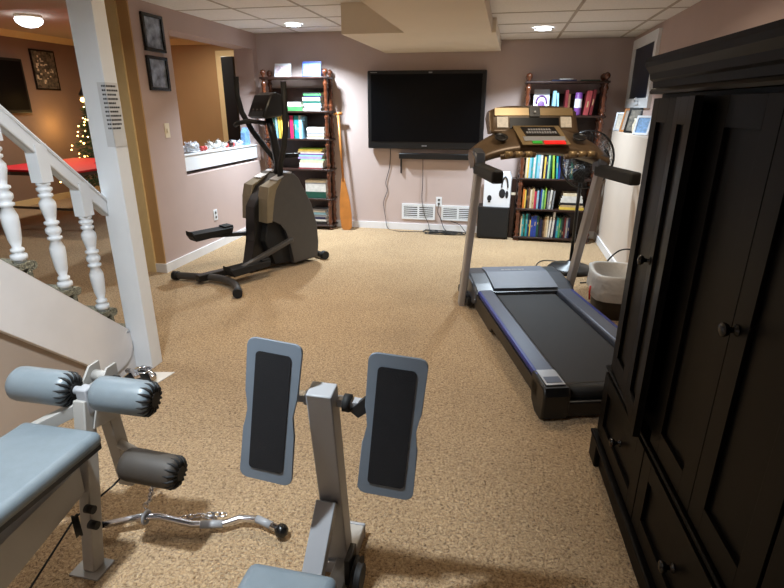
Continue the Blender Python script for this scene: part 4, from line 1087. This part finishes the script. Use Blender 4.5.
# ================================================================ FOREGROUND: HOME GYM, LEFT STATION
G = thing('home_gym_bench', 'grey weight bench with padded seat and foam leg rollers at the lower left', 'weight bench', (-1.29, 1.15, 0))
def g(x, y, z): return (x+1.29, y-1.15, z)
obj('front_post', MB().beam(g(-1.285,1.14,0.006), g(-1.290,1.255,0.60), 0.044, 0.05, up=(0,1,0), bev=0.004), 'steel_white', G)
obj('foot_plate', MB().box(g(-1.345,1.095,0), g(-1.235,1.18,0.006)), 'steel_white', G)
obj('main_beam', MB().prism([(1.17-1.15,0.40),(1.17-1.15,0.30),(0.9-1.15,0.24),(0.55-1.15,0.17),(0.1-1.15,0.12),(0.1-1.15,0.22),(0.55-1.15,0.30),(0.9-1.15,0.37)], -0.022-0.01, 0.022-0.01, 'yz', bev=0.003), 'steel_white', G)
obj('seat_rail', MB().beam(g(-1.30,1.17,0.475), g(-1.30,0.3,0.475), 0.045, 0.045, bev=0.003), 'steel_white', G)
mb = MB()
obj('seat_pad', MB().box(g(-1.455,0.25,0.50), g(-1.165,1.175,0.552), bev=0.022, seg=4), 'vinyl', G)
obj('seat_base', MB().box(g(-1.448,0.26,0.488), g(-1.172,1.168,0.515), bev=0.004), 'vinyl_dark', G)
obj('side_brace', MB().beam(g(-1.31,1.25,0.57), g(-1.46,1.16,0.50), 0.035, 0.04, bev=0.002), 'steel_white', G)
# rollers
def roller(p0, p1, r, m, parent, name='foam_roller'):
    p0 = V(p0); p1 = V(p1); d = (p1-p0); L = d.length; z = d.normalized()
    mb = MB().lathe([(r*0.45,0),(r*0.8,0.004),(r*0.95,0.014),(r,0.03),(r,L-0.03),(r*0.95,L-0.014),(r*0.8,L-0.004),(r*0.45,L)], p0, z, 24)
    o = obj(name, mb, m, parent)
    u = V((0,0,1)); x = u.cross(z).normalized(); y = z.cross(x)
    mb = MB()
    for i in range(16):
        a = 2*math.pi*i/16
        dd = x*math.cos(a)+y*math.sin(a)
        mb.tube([p1 + z*0.0015 + dd*r*0.42, p1 - z*0.002 + dd*r*0.76, p1 - z*0.013 + dd*r*0.945, p1 - z*0.030 + dd*r*0.985], [0.0045,0.0055,0.0045,0.001], 5)
    mb.cyl(p1 - z*0.002, p1 + z*0.006, r*0.42, seg=18)
    obj('gathered_end', mb, 'black_rubber', o)
    return o
AX = V((1.0, 0.10, -0.07)).normalized()
RC = V(g(-1.285, 1.262, 0.625))
obj('roller_rod', MB().cyl(RC - AX*0.24, RC + AX*0.23, 0.014), 'steel_grey', G)
roller(RC - AX*0.245, RC - AX*0.04, 0.058, 'vinyl', G)
roller(RC + AX*0.035, RC + AX*0.235, 0.058, 'vinyl', G)
obj('rod_collar', MB().box(RC+V((-0.02,-0.022,-0.075)), RC+V((0.02,0.022,0.015)), bev=0.005), 'steel_grey', G)
# pivot bracket and leg lever
for dx in (-0.040, 0.028):
    obj('pivot_bracket', MB().prism([(1.24-1.15,0.50),(1.29-1.15,0.62),(1.34-1.15,0.672),(1.385-1.15,0.672),(1.385-1.15,0.58),(1.34-1.15,0.48)], dx-0.004, dx+0.004, 'yz', bev=0.0015), 'steel_white', G)
obj('pivot_axle', MB().cyl((-0.036,1.355-1.15,0.63),(0.03,1.355-1.15,0.63),0.020), 'steel_white', G)
obj('pivot_bolt', MB().cyl((0.032,1.36-1.15,0.62),(0.050,1.36-1.15,0.62),0.014), 'black_rubber', G)
obj('leg_lever', MB().beam((-0.006,1.335-1.15,0.62), (0.015,1.355-1.15,0.22), 0.045, 0.05, up=(0,1,0), bev=0.003), 'steel_white', G)
obj('lever_hub', MB().box((-0.015,1.335-1.15,0.19),(0.045,1.385-1.15,0.235),bev=0.006), 'steel_white', G)
obj('bolt_cap', MB().cyl((0.046,1.36-1.15,0.21),(0.066,1.36-1.15,0.21),0.014), 'black_rubber', G)
LC = V(g(-1.092, 1.265, 0.352))
AX2 = V((1.0, 0.02, -0.06)).normalized()
obj('roller_rod', MB().cyl(V((0.0,1.345-1.15,0.375)), LC + AX2*0.08, 0.016), 'steel_white', G)
roller(LC - AX2*0.10, LC + AX2*0.105, 0.056, 'foam_brown', G)
# pulleys and cable
def pulley(parent, c, r, m='black_rubber', w_=0.02, name='pulley', ax=(1,0,0)):
    c = V(c); ax = V(ax).normalized()
    return obj(name, MB().lathe([(r,0),(r*1.0,w_*0.2),(r*0.88,w_*0.5),(r,w_*0.8),(r,w_)], c - ax*(w_/2), ax, 22), m, parent)
pulley(G, g(-1.258,1.092,0.235), 0.036, ax=(0.65,0.76,0))
pulley(G, g(-1.25,1.40,0.24), 0.048)
for z in (0.19, 0.255): obj('bolt_cap', MB().cyl(g(-1.265,1.145,z), g(-1.235,1.145,z), 0.014), 'black_rubber', G)
obj('pull_cable', MB().tube([g(-1.26,1.45,0.27), g(-1.29,1.3,0.22), g(-1.325,1.15,0.20), g(-1.32,0.9,0.10), g(-1.32,0.3,0.05)], 0.0035, 6), 'black_rubber', G)
# chain from lower roller to curl bar
def chain(pts, r=0.009, wire_r=0.0028):
    mb = MB(); P = [V(p_) for p_ in pts]
    tot = 0
    for i, (a, b) in enumerate(zip(P, P[1:])):
        d = b-a; n = max(1, round(d.length/(r*2.2)))
        for k in range(n):
            c_ = a + d*((k+0.5)/n); z = d.normalized(); u = V((0,0,1)) if abs(z.z) < 0.9 else V((0,1,0)); x = u.cross(z).normalized()
            if tot % 2: x = z.cross(x)
            tot += 1
            mb.tube([c_ + z*math.cos(2*math.pi*j/10)*r*1.5 + x*math.sin(2*math.pi*j/10)*r for j in range(10)], wire_r, 5, closed=True)
    return mb
CB = V((-1.215, 1.335, 0.06))
o = solo('chain', chain([(-1.11,1.285,0.275), (-1.13,1.30,0.24), (-1.18,1.33,0.15), (-1.212,1.335,0.10)], 0.011, 0.003), 'chrome', 'short chrome chain hanging from the brown lower roller to the curl bar', 'chain')
cb = thing('curl_bar', 'chrome bent cable bar with black ball ends lying on the carpet', 'cable bar', (-1.05, 1.37, 0))
def cbp(x, y, z): return (x+1.05, y-1.37, z)
bp_ = [(-1.36,1.27,0.05),(-1.235,1.335,0.055),(-1.17,1.355,0.05),(-1.04,1.36,0.035),(-0.93,1.385,0.035),(-0.88,1.42,0.04),(-0.81,1.43,0.04),(-0.72,1.405,0.035)]
obj('bar', MB().tube([cbp(*p_) for p_ in bp_], 0.013, 12), 'chrome', cb)
obj('knurled_sleeve', MB().tube([cbp(-1.01,1.365,0.035), cbp(-0.93,1.385,0.035)], 0.0145, 12), 'steel_grey', cb)
obj('knurled_sleeve', MB().tube([cbp(-0.815,1.43,0.04), cbp(-0.75,1.413,0.037)], 0.0145, 12), 'steel_grey', cb)
obj('ball_end', MB().ball(cbp(-0.705,1.40,0.034), 0.026), 'knob_black', cb)
obj('ball_end', MB().ball(cbp(-1.37,1.265,0.05), 0.024), 'knob_black', cb)
obj('swivel_ring', MB().tube([cbp(-1.215+0.0*math.sin(a), 1.337+0.022*math.sin(a), 0.055+0.022*math.cos(a)) for a in [2*math.pi*j/14 for j in range(14)]], 0.006, 6, closed=True), 'steel_grey', cb)
solo('chain', chain([(-1.12,1.40,0.012), (-1.05,1.43,0.012), (-0.98,1.42,0.02), (-1.0,1.40,0.055), (-0.93,1.41,0.055)], 0.010, 0.003), 'chrome', 'loose chrome chain piled over the middle of the curl bar', 'chain')

# ================================================================ FOREGROUND: FOOT PLATE STATION
P_ = thing('leg_press_station', 'grey steel post with two blue grey gripped foot plates at the bottom centre', 'exercise station', (-0.43, 1.33, 0))
def k_(x, y, z): return (x+0.43, y-1.33, z)
obj('post', MB().beam(k_(-0.460,1.335,0.05), k_(-0.450,1.205,0.766), 0.074, 0.062, up=(0,1,0), bev=0.004), 'steel_grey', P_)
obj('brace', MB().beam(k_(-0.462,1.24,0.35), k_(-0.470,1.02,0.10), 0.062, 0.045, up=(0,1,0), bev=0.003), 'steel_grey', P_)
obj('floor_beam', MB().beam(k_(-0.435,1.465,0.03), k_(-0.435,0.3,0.03), 0.055, 0.055, bev=0.004), 'steel_white', P_)
obj('end_cap', MB().box(k_(-0.465,1.463,0.0), k_(-0.405,1.475,0.06), bev=0.003), 'steel_grey', P_)
obj('foot_bar', MB().box(k_(-0.56,1.29,0.0), k_(-0.44,1.34,0.05), bev=0.004), 'steel_grey', P_)
pulley(P_, k_(-0.375,1.25,0.065), 0.055)
pulley(P_, k_(-0.350,1.19,0.12), 0.042)
obj('bracket', MB().box(k_(-0.41,1.22,0.04), k_(-0.39,1.30,0.14), bev=0.003), 'black_plastic', P_)
RA = V(k_(-0.62,1.225,0.725)); RB = V(k_(-0.20,1.245,0.705))
obj('cross_rod', MB().beam(RA, RB, 0.03, 0.022, up=(0,0,1), bev=0.002), 'steel_grey', P_)
obj('pivot_bushing', MB().cyl(k_(-0.505,1.225,0.722), k_(-0.478,1.225,0.72), 0.022), 'steel_grey', P_)
obj('pivot_bushing', MB().cyl(k_(-0.395,1.232,0.715), k_(-0.375,1.232,0.714), 0.026), 'black_rubber', P_)
obj('latch', MB().prism([(-0.375+0.43,0.70),(-0.33+0.43,0.745),(-0.325+0.43,0.70),(-0.35+0.43,0.68)], 1.215-1.33, 1.235-1.33, 'xz'), 'black_rubber', P_)
def footplate(cx, cz, cyy, roll, yaw, tilt):
    hw, hh = 0.080, 0.213
    pts = []
    def arc(cx_, cz_, r, a0, a1, n=5):
        for i in range(n+1):
            a = math.radians(a0+(a1-a0)*i/n); pts.append((cx_+r*math.cos(a), cz_+r*math.sin(a)))
    c_ = 0.022
    arc(hw-c_, hh-c_, c_, 0, 90); arc(-hw+c_, hh-c_, c_, 90, 180)
    for z_, x_ in ((0.055,-hw+0.002),(0.03,-hw+0.010),(0.0,-hw+0.014),(-0.03,-hw+0.010),(-0.055,-hw+0.002)): pts.append((x_, z_))
    arc(-hw+c_, -hh+c_, c_, 180, 270); arc(hw-c_, -hh+c_, c_, 270, 360)
    for z_, x_ in ((-0.055,hw-0.002),(-0.03,hw-0.010),(0.0,hw-0.014),(0.03,hw-0.010),(0.055,hw-0.002)): pts.append((x_, z_))
    Tm = Matrix.Translation(k_(cx, cyy, cz)) @ Matrix.Rotation(yaw, 4, 'Z') @ Matrix.Rotation(tilt, 4, 'X') @ Matrix.Rotation(roll, 4, 'Y')
    o = obj('foot_plate', MB().prism(pts, -0.005, 0.005, 'xz', Tm, bev=0.002), 'plate_blue', P_)
    pts2 = []
    def arc2(cx_, cz_, r, a0, a1, n=4):
        for i in range(n+1):
            a = math.radians(a0+(a1-a0)*i/n); pts2.append((cx_+r*math.cos(a), cz_+r*math.sin(a)))
    w2, h2, c2 = 0.052, 0.178, 0.012
    arc2(w2-c2, h2-c2, c2, 0, 90); arc2(-w2+c2, h2-c2, c2, 90, 180); arc2(-w2+c2, -h2+c2, c2, 180, 270); arc2(w2-c2, -h2+c2, c2, 270, 360)
    obj('grip_pad', MB().prism(pts2, -0.0075, -0.0045, 'xz', Tm), 'grip_tape', o)
footplate(-0.594, 0.690, 1.175, math.radians(5.0), math.radians(0), math.radians(-8))
footplate(-0.250, 0.674, 1.195, math.radians(4.5), math.radians(3), math.radians(-5))
obj('seat_pad', MB().box(k_(-0.545,0.45,0.40), k_(-0.315,0.905,0.45), bev=0.024, seg=4), 'vinyl', P_)
obj('seat_base', MB().box(k_(-0.555,0.455,0.385), k_(-0.322,0.89,0.41), bev=0.006), 'vinyl_dark', P_)
obj('seat_post', MB().box(k_(-0.45,0.62,0.05), k_(-0.40,0.68,0.39), bev=0.003), 'steel_grey', P_)

# ================================================================ CLUTTER BY THE COLUMN
solo('paper_sheet', MB().prism([(-2.03,2.42),(-1.84,2.46),(-1.87,2.27),(-1.99,2.18)], 0.001, 0.006, 'xy'), 'paper', 'white paper sheet on the carpet under the cable handles, by the column', 'paper')
hd = thing('gym_attachment', 'chrome cable handles piled on a black disc at the foot of the column', 'cable handles', (-1.98, 2.33, 0.006))
obj('disc', MB().lathe([(0.085,0),(0.09,0.012),(0.08,0.025)], (0,0,0), (0,0,1), 24), 'black_rubber', hd)
obj('handle', MB().tube([(-0.09,0.02,0.04),(-0.03,0.0,0.05),(0.03,-0.05,0.045)], 0.016, 10), 'chrome', hd)
obj('handle', MB().tube([(-0.02,0.06,0.045),(0.05,0.03,0.05),(0.11,-0.02,0.035)], 0.016, 10), 'chrome', hd)
obj('ring', MB().tube([(0.04+0.04*math.cos(a), 0.0+0.04*math.sin(a), 0.07) for a in [2*math.pi*j/14 for j in range(14)]], 0.005, 6, closed=True), 'chrome', hd)
